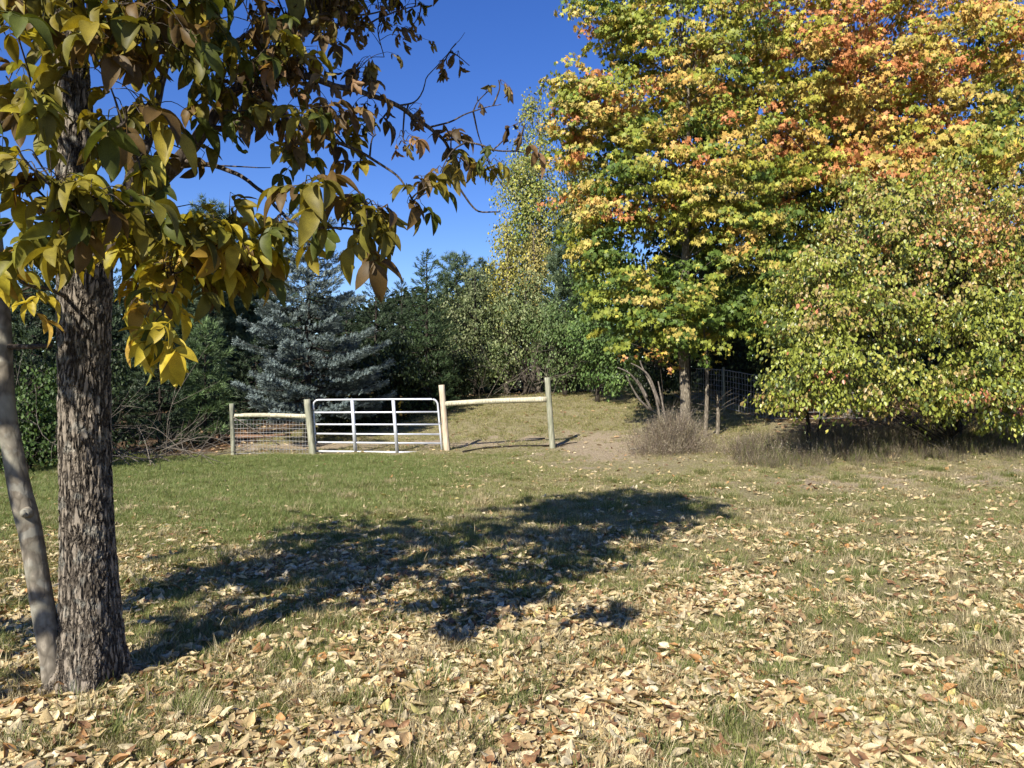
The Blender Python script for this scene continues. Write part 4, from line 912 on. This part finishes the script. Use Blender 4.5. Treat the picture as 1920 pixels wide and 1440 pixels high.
# conifers
def conifer(name, label, base, Ht, R, nbr, cols, tip, tmpl, tsize, seed, lo=.04, dens=1.0, tilt=-.12, group=None, mat=M_NEEDLE, lift=.25, shape=.85, droop=.25, jit=.4):
    r = np.random.default_rng(seed); bx_ = np.array(base); t = thing(name, label, 'tree', tuple(bx_), group)
    mb = MB(); pp, rr = smooth_path([bx_+[0, 0, -.2], bx_+[0, 0, Ht*.5], bx_+[0, 0, Ht]], [Ht*.018, Ht*.010, .008], 8); tube(mb, pp, rr, 8); mb.build('trunk', M_TRUNKDARK, t)
    mb = MB(); sp_ = MB(); Ps, Ds, Us, Ts = [], [], [], []
    hs = lo+(1-lo)*(np.arange(nbr)+r.random(nbr))/nbr; hs = 1-(1-hs)**1.0; az_ = np.cumsum(np.full(nbr, 2.4))+r.normal(size=nbr)*.3
    for h, a in zip(hs, az_):
        L_ = R*((1-h)**shape)*(1.12-jit+jit*r.random())+.08; o_ = np.array([cos(a), sin(a), 0]); s_ = np.array([-sin(a), cos(a), 0])
        tt = np.linspace(0, 1, 7); el_ = tilt+lift*h
        z_ = h*Ht+L_*(el_*tt-droop*tt*(1-tt)*1.2+droop*.35*tt**3)
        br = bx_+np.outer(tt*L_, o_)+np.stack([0*tt, 0*tt, z_], -1); tube(mb, br, .022*(1-tt*.85)*L_**.5, 4, cap=False)
        m_ = int(max(4, 46*L_*L_*dens+12*L_*dens)); tq = .12+.9*r.random(m_)**.6; wl = L_*.40*(1.02-tq)**.7+.06
        sd = (r.random(m_)*2-1); q = np.clip(tq, 0, 1)
        pos = np.stack([np.interp(q, tt, br[:, i]) for i in range(3)], -1)+sd[:, None]*wl[:, None]*s_+np.stack([0*q, 0*q, -.10*wl*np.abs(sd)+r.normal(size=m_)*.03-.03*L_], -1)
        dd = norm(o_*(.8)+s_*(sd*1.0)[:, None]+np.stack([0*q, 0*q, .35+.25*r.normal(size=m_)+h*.4], -1)+r.normal(size=(m_, 3))*.2)
        Ps.append(pos); Ds.append(dd); Us.append(np.tile([0, 0, 1.], (m_, 1))); Ts.append(np.clip(.25+.75*np.maximum(tq, abs(sd)), 0, 1))
    # leader
    m_ = 14; Ps.append(bx_+np.stack([r.normal(size=m_)*.03, r.normal(size=m_)*.03, Ht*(.93+.09*r.random(m_))], -1)); Ds.append(norm(r.normal(size=(m_, 3))*.5+[0, 0, 1])); Us.append(rand_dir(m_, r)); Ts.append(np.ones(m_))
    mb.build('branches', M_TRUNKDARK, t, 'stuff')
    P, D, U, T = map(np.concatenate, (Ps, Ds, Us, Ts)); n = len(P); kp = P[:, 2] > gz(P[:, 0], P[:, 1])+.03; P, D, U, T = P[kp], D[kp], U[kp], T[kp]; n = len(P)
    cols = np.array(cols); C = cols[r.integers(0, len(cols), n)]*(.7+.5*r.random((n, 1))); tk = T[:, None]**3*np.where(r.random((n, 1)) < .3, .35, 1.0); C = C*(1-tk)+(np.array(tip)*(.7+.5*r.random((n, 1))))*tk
    B = basis(D, norm(U+rand_dir(n, r)*.3)); S = tsize*(.7+.6*r.random(n)); ti = r.integers(0, len(tmpl), n)
    for k in range(len(tmpl)):
        s = ti == k; inst(sp_, tmpl[k], P[s], B[s], S[s], C[s])
    sp_.build('crown', mat, t, 'stuff', smooth=False); return t
SPR = [sprig(4, 3, .34, 1, s, .075) for s in range(3)]; NT = [needle_tuft(11, s, .045) for s in range(3)]
bS = G(578, 20.4)
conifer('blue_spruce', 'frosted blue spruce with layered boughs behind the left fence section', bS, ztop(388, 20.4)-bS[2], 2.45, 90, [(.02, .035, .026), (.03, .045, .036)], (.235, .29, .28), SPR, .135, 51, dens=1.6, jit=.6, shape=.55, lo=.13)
PT, PD = (.20, .27, .17), (.035, .06, .025)
def con(px, pyt, Y, wpx, seed, label, kind='pine', **kw):
    b_ = G(px, Y); Ht = ztop(pyt, Y)-b_[2]; R = wpx/F*Y/2
    if kind == 'pine': a = dict(cols=[(.05, .085, .035), (.07, .11, .045)], tip=(.17, .23, .13), tmpl=NT, tsize=.21, lift=.9, dens=.95, droop=.1, nbr=int(Ht*14), shape=.42)
    elif kind == 'green': a = dict(cols=[(.03, .06, .02), (.05, .08, .03)], tip=(.11, .17, .06), tmpl=SPR, tsize=.17, dens=.85, nbr=int(Ht*17), shape=.6)
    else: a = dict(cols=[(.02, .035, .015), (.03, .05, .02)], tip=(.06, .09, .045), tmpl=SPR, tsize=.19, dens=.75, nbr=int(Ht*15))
    a.update(kw); nb = a.pop('nbr')
    conifer({'pine': 'pine_tree', 'green': 'spruce_tree', 'dark': 'spruce_tree'}[kind], label, b_, Ht, R, nb, seed=seed, group='evergreens at the wood edge', **a)
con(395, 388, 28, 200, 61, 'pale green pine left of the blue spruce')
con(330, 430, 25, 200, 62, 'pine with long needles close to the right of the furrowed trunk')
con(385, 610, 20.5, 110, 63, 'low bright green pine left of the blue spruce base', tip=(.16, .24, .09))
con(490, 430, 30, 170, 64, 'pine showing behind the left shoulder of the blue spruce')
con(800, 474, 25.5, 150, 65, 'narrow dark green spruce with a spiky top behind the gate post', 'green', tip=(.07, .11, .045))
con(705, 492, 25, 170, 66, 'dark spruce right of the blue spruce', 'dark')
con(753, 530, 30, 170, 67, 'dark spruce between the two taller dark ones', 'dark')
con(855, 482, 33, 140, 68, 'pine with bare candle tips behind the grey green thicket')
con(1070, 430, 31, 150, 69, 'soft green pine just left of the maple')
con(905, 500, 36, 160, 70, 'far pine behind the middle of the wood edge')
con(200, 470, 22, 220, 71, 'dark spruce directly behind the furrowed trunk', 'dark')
con(60, 450, 20, 240, 72, 'dark spruce behind the slender grey stem', 'dark')
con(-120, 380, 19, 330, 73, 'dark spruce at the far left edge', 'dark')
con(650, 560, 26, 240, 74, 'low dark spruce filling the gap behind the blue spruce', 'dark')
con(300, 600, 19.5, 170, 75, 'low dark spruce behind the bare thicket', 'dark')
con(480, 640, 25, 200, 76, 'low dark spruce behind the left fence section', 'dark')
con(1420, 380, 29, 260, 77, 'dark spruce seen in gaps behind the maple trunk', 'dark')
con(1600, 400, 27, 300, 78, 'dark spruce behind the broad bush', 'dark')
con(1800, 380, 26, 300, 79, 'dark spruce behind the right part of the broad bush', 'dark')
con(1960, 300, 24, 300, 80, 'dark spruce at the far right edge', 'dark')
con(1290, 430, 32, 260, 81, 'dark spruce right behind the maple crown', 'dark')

SHADE_G = (.018, .030, .010); SHADE_G2 = (.04, .06, .02)  # leaf colours lowered to hold the shade of the wood
def wtree(px, pyt, Y, wpx, nl, seed, label, cols, w=None, cat='tree', name='broadleaf_tree', low=.12, size=.10, tm=None, mat=None):
    b_ = G(px, Y); top = ztop(pyt, Y)-b_[2]; w_ = wpx/F*Y/2; r = np.random.default_rng(seed); bls = []
    for k in range(7):
        h = top*(low+.1+(.78-low)*k/6); ww = w_*(.75+.3*math.sin(pi*(k+.8)/7))*(1 if k < 5 else .72)
        bls.append((r.normal()*w_*.3, r.normal()*.4, h, ww*.8, ww*.75, top*.14))
    deciduous(name, label, b_, [(0, 0, -.2, .08), (.05, 0, top*.4, .06), (0, 0, top*.9, .015)], bls, nl, 22, .28, tm or [small_leaf(.7)], size, pal_mix(cols, w or [1]*len(cols), .3, .6), M_LEAF, mat or M_TRUNKDARK, limbs=12, seed=seed, inner=.25, flat=.7, group='broadleaf trees at the wood edge', cat=cat)
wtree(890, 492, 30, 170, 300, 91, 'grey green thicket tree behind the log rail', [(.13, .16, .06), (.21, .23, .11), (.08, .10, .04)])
wtree(985, 505, 29, 170, 300, 92, 'grey green tree with some pale leaves right of the tall post', [(.14, .18, .06), (.24, .27, .12), (.08, .11, .04)])
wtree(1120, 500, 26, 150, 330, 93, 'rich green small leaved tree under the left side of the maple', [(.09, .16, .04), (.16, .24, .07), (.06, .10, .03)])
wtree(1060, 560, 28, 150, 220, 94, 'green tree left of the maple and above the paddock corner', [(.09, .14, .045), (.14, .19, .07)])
wtree(735, 630, 26.5, 150, 200, 95, 'dark leafy tree behind the gate', [SHADE_G, SHADE_G2, (.10, .13, .05)])
wtree(850, 650, 28, 150, 180, 96, 'low dark leafy tree behind the pinkish post', [SHADE_G, SHADE_G2])
wtree(700, 640, 24.5, 130, 150, 97, 'low tree right behind the gate with shade in its dark colour', [SHADE_G, SHADE_G2])
wtree(600, 640, 22.3, 130, 170, 108, 'added bush behind the left end of the gate, shade in its near black colour', [SHADE_G], low=.0)  # bushes put in to blacken the backdrop of the gate
wtree(665, 640, 22.8, 130, 190, 109, 'added bush behind the middle of the gate, shade in its near black colour', [SHADE_G], low=.0)
wtree(735, 630, 24.2, 130, 190, 110, 'added bush behind the right end of the gate, shade in its near black colour', [SHADE_G, SHADE_G2], low=.0)
wtree(800, 620, 26.5, 130, 190, 111, 'added bush left of the pinkish post, shade in its dark colour', [SHADE_G, SHADE_G2], low=.0)
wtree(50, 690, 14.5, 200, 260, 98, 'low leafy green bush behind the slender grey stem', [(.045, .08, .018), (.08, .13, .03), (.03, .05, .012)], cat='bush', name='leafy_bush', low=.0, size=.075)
wtree(170, 640, 17, 200, 200, 99, 'dark green bush behind the furrowed trunk', [SHADE_G, SHADE_G2], cat='bush', name='leafy_bush', low=.0, size=.08)
wtree(-80, 560, 15.5, 260, 220, 100, 'dark green bush cut by the left edge of the picture', [SHADE_G, SHADE_G2], cat='bush', name='leafy_bush', low=.0, size=.08)
wtree(1230, 600, 25, 160, 200, 101, 'dark green tree behind the maple trunk', [SHADE_G, SHADE_G2])
wtree(1380, 560, 25, 200, 220, 102, 'dark green tree right of the maple trunk behind the wire fence', [SHADE_G, SHADE_G2])
wtree(1290, 60, 23.5, 300, 480, 104, 'tall dark tree added behind the green and yellow maple to darken its gaps', [SHADE_G, SHADE_G2, MG*.6], low=.2, size=.16)  # trees added only to darken the gaps in the maple crowns
wtree(1480, 20, 25, 300, 480, 105, 'tall dark tree added to darken the gap between the two maples', [SHADE_G, SHADE_G2, MG*.6], low=.2, size=.16)
wtree(1660, 40, 24.5, 300, 480, 106, 'tall dark tree added behind the golden orange maple to darken its gaps', [SHADE_G, SHADE_G2, MG*.6], low=.2, size=.16)
wtree(1840, 80, 24, 300, 480, 107, 'tall dark tree added to darken gaps at the right edge of the golden maple', [SHADE_G, SHADE_G2, MG*.6], low=.2, size=.16)
wtree(1560, 560, 22, 220, 220, 103, 'dark green tree behind the left half of the broad bush', [SHADE_G, SHADE_G2])

# the deep wood behind everything: one mass
def mass(name, label, n, seed, yf, hf, cols, size, cat='wood'):
    r = np.random.default_rng(seed); px = -260+2440*r.random(n); Y = yf(px)+r.random(n)*7; x_ = (px-960)/F*Y
    top = hf(px, Y)*(.85+.3*vnoise(px, px*0, 60, seed)); z_ = gz(x_, Y)+top*r.random(n)**1.1
    P = np.stack([x_, Y, z_], -1); C = np.array(cols)[r.integers(0, len(cols), n)]*(.6+.6*r.random((n, 1)))
    mb = MB(); inst(mb, small_leaf(.8), P, basis(rand_dir(n, r), rand_dir(n, r)), size*(.7+.6*r.random(n)), C); o = mb.build(name, M_LEAF, None, 'stuff', smooth=False); tag(o, label, cat)
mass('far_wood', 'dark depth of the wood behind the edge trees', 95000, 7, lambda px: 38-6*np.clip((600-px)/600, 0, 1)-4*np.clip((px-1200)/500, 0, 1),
     lambda px, Y: np.where(px < 600, 5.2, np.where(px > 1150, 7.0, 5.3)), [(.02, .035, .012), (.03, .05, .02), (.045, .06, .03)], .28)  # near-black leaf colours stand in for shade deep in the wood

# ---------------------------------------------------------------- thickets, dead wood, weeds
def sticks(mb, c0, n, L_, r, spread=1.0, up=.5, rad=.008, curve=.25, bias=(0, 0, 0), sub=2):
    for k in range(n):
        b_ = np.array(c0)+np.array([r.normal()*.3*spread, r.normal()*.3*spread, 0]); b_[2] = gzf(b_[0], b_[1])-.03+max(0, c0[2]-gzf(c0[0], c0[1]))*r.random()
        d = norm(rand_dir(1, r)[0]*[1, 1, .4]+[0, 0, up*(.5+r.random())]+np.array(bias)); l = L_*(.5+.8*r.random()); e = b_+d*l; m_ = b_+d*l*.5+r.normal(size=3)*l*curve*.4
        p, rr = smooth_path([b_, m_, e], [rad, rad*.7, rad*.25], 6); tube(mb, p, rr, 5)
        for q in range(sub):
            s = p[r.integers(4, len(p)-1)]; d2 = norm(d+rand_dir(1, r)[0]*.8); l2 = l*.4*(.4+r.random()); p2, r2 = smooth_path([s, s+d2*l2*.5+r.normal(size=3)*.03, s+d2*l2], [rad*.5, rad*.35, rad*.15], 4); tube(mb, p2, r2, 4, cap=False)
r = np.random.default_rng(77)
for (px, Y, n, L_, z0, lab, bias) in ((255, 15.8, 17, 2.0, .5, 'tangle of bare grey branches right of the furrowed trunk', (.6, -.2, 0)), (345, 17.2, 14, 1.5, .2, 'bare grey twigs left of the thin weathered post', (.3, 0, 0)),
                                      (80, 15.2, 16, 1.6, .8, 'bare twigs above the leafy bush at the left', (.1, 0, .2))):
    g_ = G(px, Y); t = thing('bare_thicket', lab, 'dead branches', g_); mb = MB(); sticks(mb, (g_[0], g_[1], g_[2]+z0), n, L_, r, 1.6, .25, .011, .3, bias, 4); mb.build('branches', M_DEAD, t, 'stuff')
for (px, Y, n, L_, z0, lab) in ((1000, 27.2, 20, 2.3, .8, 'web of bare grey branches under the grey green trees'), (880, 27.5, 16, 1.8, .3, 'bare stems at the wood edge behind the log rail')):
    g_ = G(px, Y); t = thing('bare_thicket', lab, 'dead branches', g_); mb = MB(); sticks(mb, (g_[0], g_[1], g_[2]+z0), n, L_, r, 3.0, .45, .009, .45, (0, -.2, .1), 5); mb.build('branches', M_DEAD, t, 'stuff')
# grey dead stems rising from the weeds
ds = thing('dead_shrub', 'grey bare dead stems leaning out of the dry weeds left of the maple trunk', 'dead shrub', G(1235, 17.0))
for st in ([(1240, 800, 17), (1228, 740, 17), (1205, 690, 17.1), (1200, 676, 17.1)], [(1222, 770, 17), (1200, 725, 16.9), (1180, 700, 16.8), (1158, 689, 16.8)], [(1238, 760, 17), (1218, 708, 17), (1200, 690, 17), (1183, 681, 17)],
           [(1218, 768, 16.9), (1200, 750, 16.8), (1186, 728, 16.8), (1174, 704, 16.7)], [(1250, 800, 17), (1240, 745, 17), (1234, 715, 17)], [(1213, 745, 16.9), (1203, 725, 16.9), (1195, 712, 16.8)]):
    mb = MB(); p, rr = smooth_path([W(*s) for s in st], np.linspace(.03, .012, len(st)), 5); tube(mb, p, rr, 7); mb.build('stem', M_DEAD, ds)
mb = MB(); sticks(mb, G(1262, 16.9), 30, .9, r, .8, 1.3, .006, .2, (0, 0, .3), 4); mb.build('twigs', M_DEAD, ds, 'stuff')
# sapling trunks near the maple
for pxs, Y, h, lab, lean in ((1322, 18.4, 2.6, 'thin pale sapling right of the maple trunk', .05), (1345, 18.7, 1.0, 'short pale stub stem right of the thin sapling', .02)):
    g_ = G(pxs, Y); t = thing('sapling', lab, 'sapling', g_); mb = MB(); p, rr = smooth_path([np.array(g_)+[0, 0, -.1], np.array(g_)+[lean, 0, h*.5], np.array(g_)+[-lean*.5, 0, h]], [.055, .045, .018], 8); tube(mb, p, rr, 10); mb.build('trunk', M_TRUNKFAR, t)
    mb = MB(); tw = MB()
    for k in range(10):
        s = p[len(p)//2+r.integers(0, len(p)//2)]; d2 = norm(rand_dir(1, r)[0]*[1, 1, .4]+[0, 0, .4]); e = s+d2*.6; tube(tw, [s, (s+e)/2+[0, 0, .03], e], [.008, .005, .002], 4)
        q = e+r.normal(size=(7, 3))*.1; inst(mb, MAPLE_T[1], q, basis(rand_dir(7, r), norm(rand_dir(7, r)*.5+[0, 0, 1])), np.full(7, .12), np.array([MYG, MY, MGO])[r.integers(0, 3, 7)])
    tw.build('twigs', M_DEAD, t, 'stuff')
    if h > 2: mb.build('foliage', M_LEAF, t, 'stuff', smooth=False)
# low spray of orange leaves left of the maple trunk + yellow spray behind the gate
for pxs, pys, Y, nl, lab, pal in ((1235, 662, 18.0, 70, 'low twig of orange and yellow maple leaves left of the maple trunk', [MGO, MY, MO]), (655, 760, 21.5, 26, 'small yellow leaved sapling behind the left half of the gate', [MY, MGO*1.1]), (725, 756, 22, 20, 'small yellow leaved sapling behind the middle of the gate', [MY, MGO])):
    g_ = G(pxs, Y); t = thing('young_maple', lab, 'sapling', g_); c0 = W(pxs, pys, Y); tw = MB(); mb = MB()
    p, rr = smooth_path([np.array(g_)+[.05, 0, -.05], (np.array(g_)+c0)/2+[.1, 0, 0], c0], [.012, .009, .004], 6); tube(tw, p, rr, 5)
    for k in range(nl//6+1):
        e = c0+np.array([r.normal()*.45, r.normal()*.25, r.normal()*.13]); tube(tw, [p[-3], (p[-3]+e)/2+[0, 0, .04], e], [.005, .004, .002], 4)
        q = e+r.normal(size=(6, 3))*.07; inst(mb, MAPLE_T[0], q, basis(norm(rand_dir(6, r)+[0, 0, -.4]), norm(rand_dir(6, r)*.5+[0, -.4, .8])), .12*(.8+.4*r.random(6)), np.array(pal)[r.integers(0, len(pal), 6)])
    tw.build('stem', M_TRUNKDARK, t); mb.build('foliage', M_LEAF, t, 'stuff', smooth=False)

# dry weed clump: fans of thin stalks
def weeds(name, label, cen, n, h, rx, ry, cols, seed, w=.0036, fan=.5, tags='weeds'):
    r = np.random.default_rng(seed); a = r.random(n)*2*pi; rr = np.abs(r.normal(size=n))*.52; x_ = cen[0]+np.cos(a)*rr*rx; y_ = cen[1]+np.sin(a)*rr*ry
    z_ = gz(x_, y_)-.02; d = norm(np.stack([np.cos(a)*rr*fan+r.normal(size=n)*.32, np.sin(a)*rr*fan+r.normal(size=n)*.32, np.ones(n)], -1)); S = h*(.25+.95*r.random(n)**1.4)*np.clip(1.15-.55*rr, .25, 1.2)*(.75+.5*vnoise(x_, y_, .35, 14))
    T = (np.array([[0, -.5, 0], [0, .5, 0], [.55, .4, .02], [.55, -.4, .02], [1, 0, -.08]]), np.array([[0, 1, 2, 3]])); Tt = (np.array([[.55, -.4, .02], [.55, .4, .02], [1, 0, -.08], [.8, 1.2, -.03]]), np.array([[0, 1, 2], [1, 3, 2]]))
    C = np.array(cols)[r.integers(0, len(cols), n)]*(.7+.6*r.random((n, 1))); B = basis(d, rand_dir(n, r)); P = np.stack([x_, y_, z_], -1); SS = np.stack([S, np.full(n, w), S], -1)
    mb = MB(); inst(mb, T, P, B, SS, C); inst(mb, Tt, P, B, SS, C)
    m_ = n*5; j = r.integers(0, n, m_); tp_ = P[j]+d[j]*(S[j]*(.55+.5*r.random(m_)))[:, None]+r.normal(size=(m_, 3))*.018
    inst(mb, small_leaf(.5), tp_, basis(rand_dir(m_, r), rand_dir(m_, r)), .022*(.6+.8*r.random(m_)), C[j]*1.25)
    return mb
WC = [(.25, .20, .15), (.19, .15, .12), (.38, .33, .24), (.15, .12, .10), (.24, .21, .14)]
t = thing('dry_weed_clump', 'feathery brown dry weed clump in front of the maple trunk', 'weeds', G(1262, 16.6))
weeds('', '', G(1255, 16.7), 4200, .78, .9, .75, WC, 3, fan=.35).build('stalks', M_GRASS, t, 'stuff', smooth=False)
t = thing('dry_weed_clump', 'lower straw coloured weeds right of the feathery clump', 'weeds', G(1400, 16.4))
weeds('', '', G(1400, 16.2), 900, .42, 1.7, .9, WC+[(.16, .18, .06)], 4).build('stalks', M_GRASS, t, 'stuff', smooth=False)
t = thing('dry_weed_clump', 'reddish dry grass clump left of the dark grass under the bush', 'weeds', G(1460, 15.0))
weeds('', '', G(1480, 15.2), 800, .34, 1.5, .8, WC+[(.14, .17, .05)], 6).build('stalks', M_GRASS, t, 'stuff', smooth=False)

# tall rough grass along the bush
n = 9000; px = 1380+600*RNG.random(n); Y = 13.2+RNG.random(n)**.8*4.0; x = (px-960)/F*Y; k = (Y > 13.0+1.8*vnoise(px, px*0, 45, 9)) & (RNG.random(n) < .25+.9*vnoise(x, Y, .5, 15)) ; x, Y, px = x[k], Y[k], px[k]
sc_ = (.35+.85*RNG.random(len(x))**1.8)*np.clip((Y-12.9)/2.2, .3, 1.1)
P = np.stack([x, Y, gz(x, Y)], -1); gk = RNG.random(len(x)) < .38
scatter('tall_grass', P[gk], sc_[gk], [tuft('t', 14, .28, .12, .006, [tuple(c*.75 for c in q) for q in GREEN]+[WC[0]], s+40, .9) for s in range(4)], M_GRASS, 'tall rough green grass under the broad bush', 'tall grass', .2)
scatter('tall_dry_grass', P[~gk], sc_[~gk], [tuft('t', 16, .34, .14, .005, [STRAW[1]]+[tuple(c*.8 for c in q) for q in WC], s+50, 1.0) for s in range(4)], M_GRASS, 'tall dry straw grass under the broad bush', 'tall dry grass', .2)
n = 26000; px = 480+960*RNG.random(n); Y = 18.3+12*RNG.random(n)**.9; x = (px-960)/F*Y; mk = ground_masks(x, Y); k = RNG.random(n) < (.25+.9*(vnoise(x, Y, .8, 17)))*(1-mk[1])*(1-mk[2]); x, Y = x[k], Y[k]
scatter('paddock_grass', np.stack([x, Y, gz(x, Y)], -1), .7+.8*RNG.random(len(x)), [tuft('p', 18, .05, .09, .005, STRAW[:2]+GREEN[:3]+[(.27, .25, .11)], s+80, 1.0) for s in range(4)], M_GRASS, 'short sunlit grass in the paddock behind the gate', 'grass')
# rough grass along the left wood edge and the fence feet
n = 2600; px = -60+560*RNG.random(n); Y = 15.2+RNG.random(n)*2.2; x = (px-960)/F*Y; P = np.stack([x, Y, gz(x, Y)], -1)
k = RNG.random(n) < np.clip((vnoise(x, Y, .7, 18)-.35)*3, 0, 1)*np.clip((420-px)/160, 0, 1); P = P[k]
scatter('rough_grass', P, (.25+.6*RNG.random(n)**2)[k], [tuft('t', 16, .24, .08, .006, GREEN, s+60, .6) for s in range(4)], M_GRASS, 'longer green grass along the left wood edge', 'long grass', .2)

# leaves and litter lying further back
n = 9000; r = np.random.default_rng(88); Y = 18+16*r.random(n); px = 300+1620*r.random(n); x = (px-960)/F*Y
wd = ground_masks(x, Y)[2]; k = r.random(n) < .14+.85*wd; x, Y = x[k], Y[k]; n = len(x)
mb = MB(); C = np.array([(.36, .22, .12), (.27, .16, .09), (.46, .31, .17), (.55, .43, .26)])[r.integers(0, 4, n)]*(.7+.5*r.random((n, 1)))
inst(mb, LIT_T[0], np.stack([x, Y, gz(x, Y)+.01], -1), basis(rand_dir(n, r)*[1, 1, .2], norm(rand_dir(n, r)*.4+[0, 0, 1])), .13*(.6+.7*r.random(n)), C)
o = mb.build('far_leaf_litter', M_DRY, None, 'stuff'); tag(o, 'reddish brown fallen leaves under the trees behind the paddock', 'fallen leaves')

# sticks and a fallen log
def lay(name, label, pts, r0, r1, mat, cat='stick', dz=.02):
    P_ = []
    for (px, py, Y) in pts:
        x_ = (px-960)/F*Y; P_.append([x_, Y, gzf(x_, Y)+r0*.8+dz])
    P_ = np.array(P_); t_ = np.linspace(0, 1, len(P_)); pp, rr = smooth_path(P_, r0+(r1-r0)*t_, 5); mb = MB(); tube(mb, pp, rr, 8); o = mb.build(name, mat, None); tag(o, label, cat)
M_LOG = barkmat('red_dead_wood', (.16, .09, .055), (.42, .27, .18), 30, .3, .01, true_disp=False)
lay('fallen_log', 'long reddish fallen branch lying behind the left wire mesh', [(380, 0, 20.5), (450, 0, 20.3), (500, 0, 20.3), (545, 0, 20.6)], .07, .03, M_LOG, 'log', .12)
lay('fallen_stick', 'dark crooked stick lying under the log rail near the pinkish post', [(868, 0, 17.6), (890, 0, 17.95), (915, 0, 18.15)], .022, .012, M_TRUNKDARK)
lay('fallen_stick', 'long dark stick lying straight under the log rail', [(905, 0, 18.15), (965, 0, 18.1), (1030, 0, 18.2)], .02, .016, M_TRUNKDARK)
lay('fallen_stick', 'short dark stick lying right of the tall greenish post', [(1050, 0, 18.1), (1065, 0, 18.3), (1082, 0, 18.4)], .022, .01, M_TRUNKDARK)
lay('fallen_stick', 'pale flat stick behind the log rail near the tall post', [(985, 0, 19.0), (1022, 0, 19.05)], .03, .02, M_DEAD)
lay('fallen_stick', 'pale short stick lying in front of the dry weed clump', [(1181, 0, 16.6), (1195, 0, 16.6), (1206, 0, 16.8)], .018, .025, M_DEAD, dz=.1)
tt = sum(sum(1 for _ in ()) or (len(o.data.loops)-2*len(o.data.polygons)) for o in bpy.data.objects if o.type == 'MESH'); print('TRIS', tt)
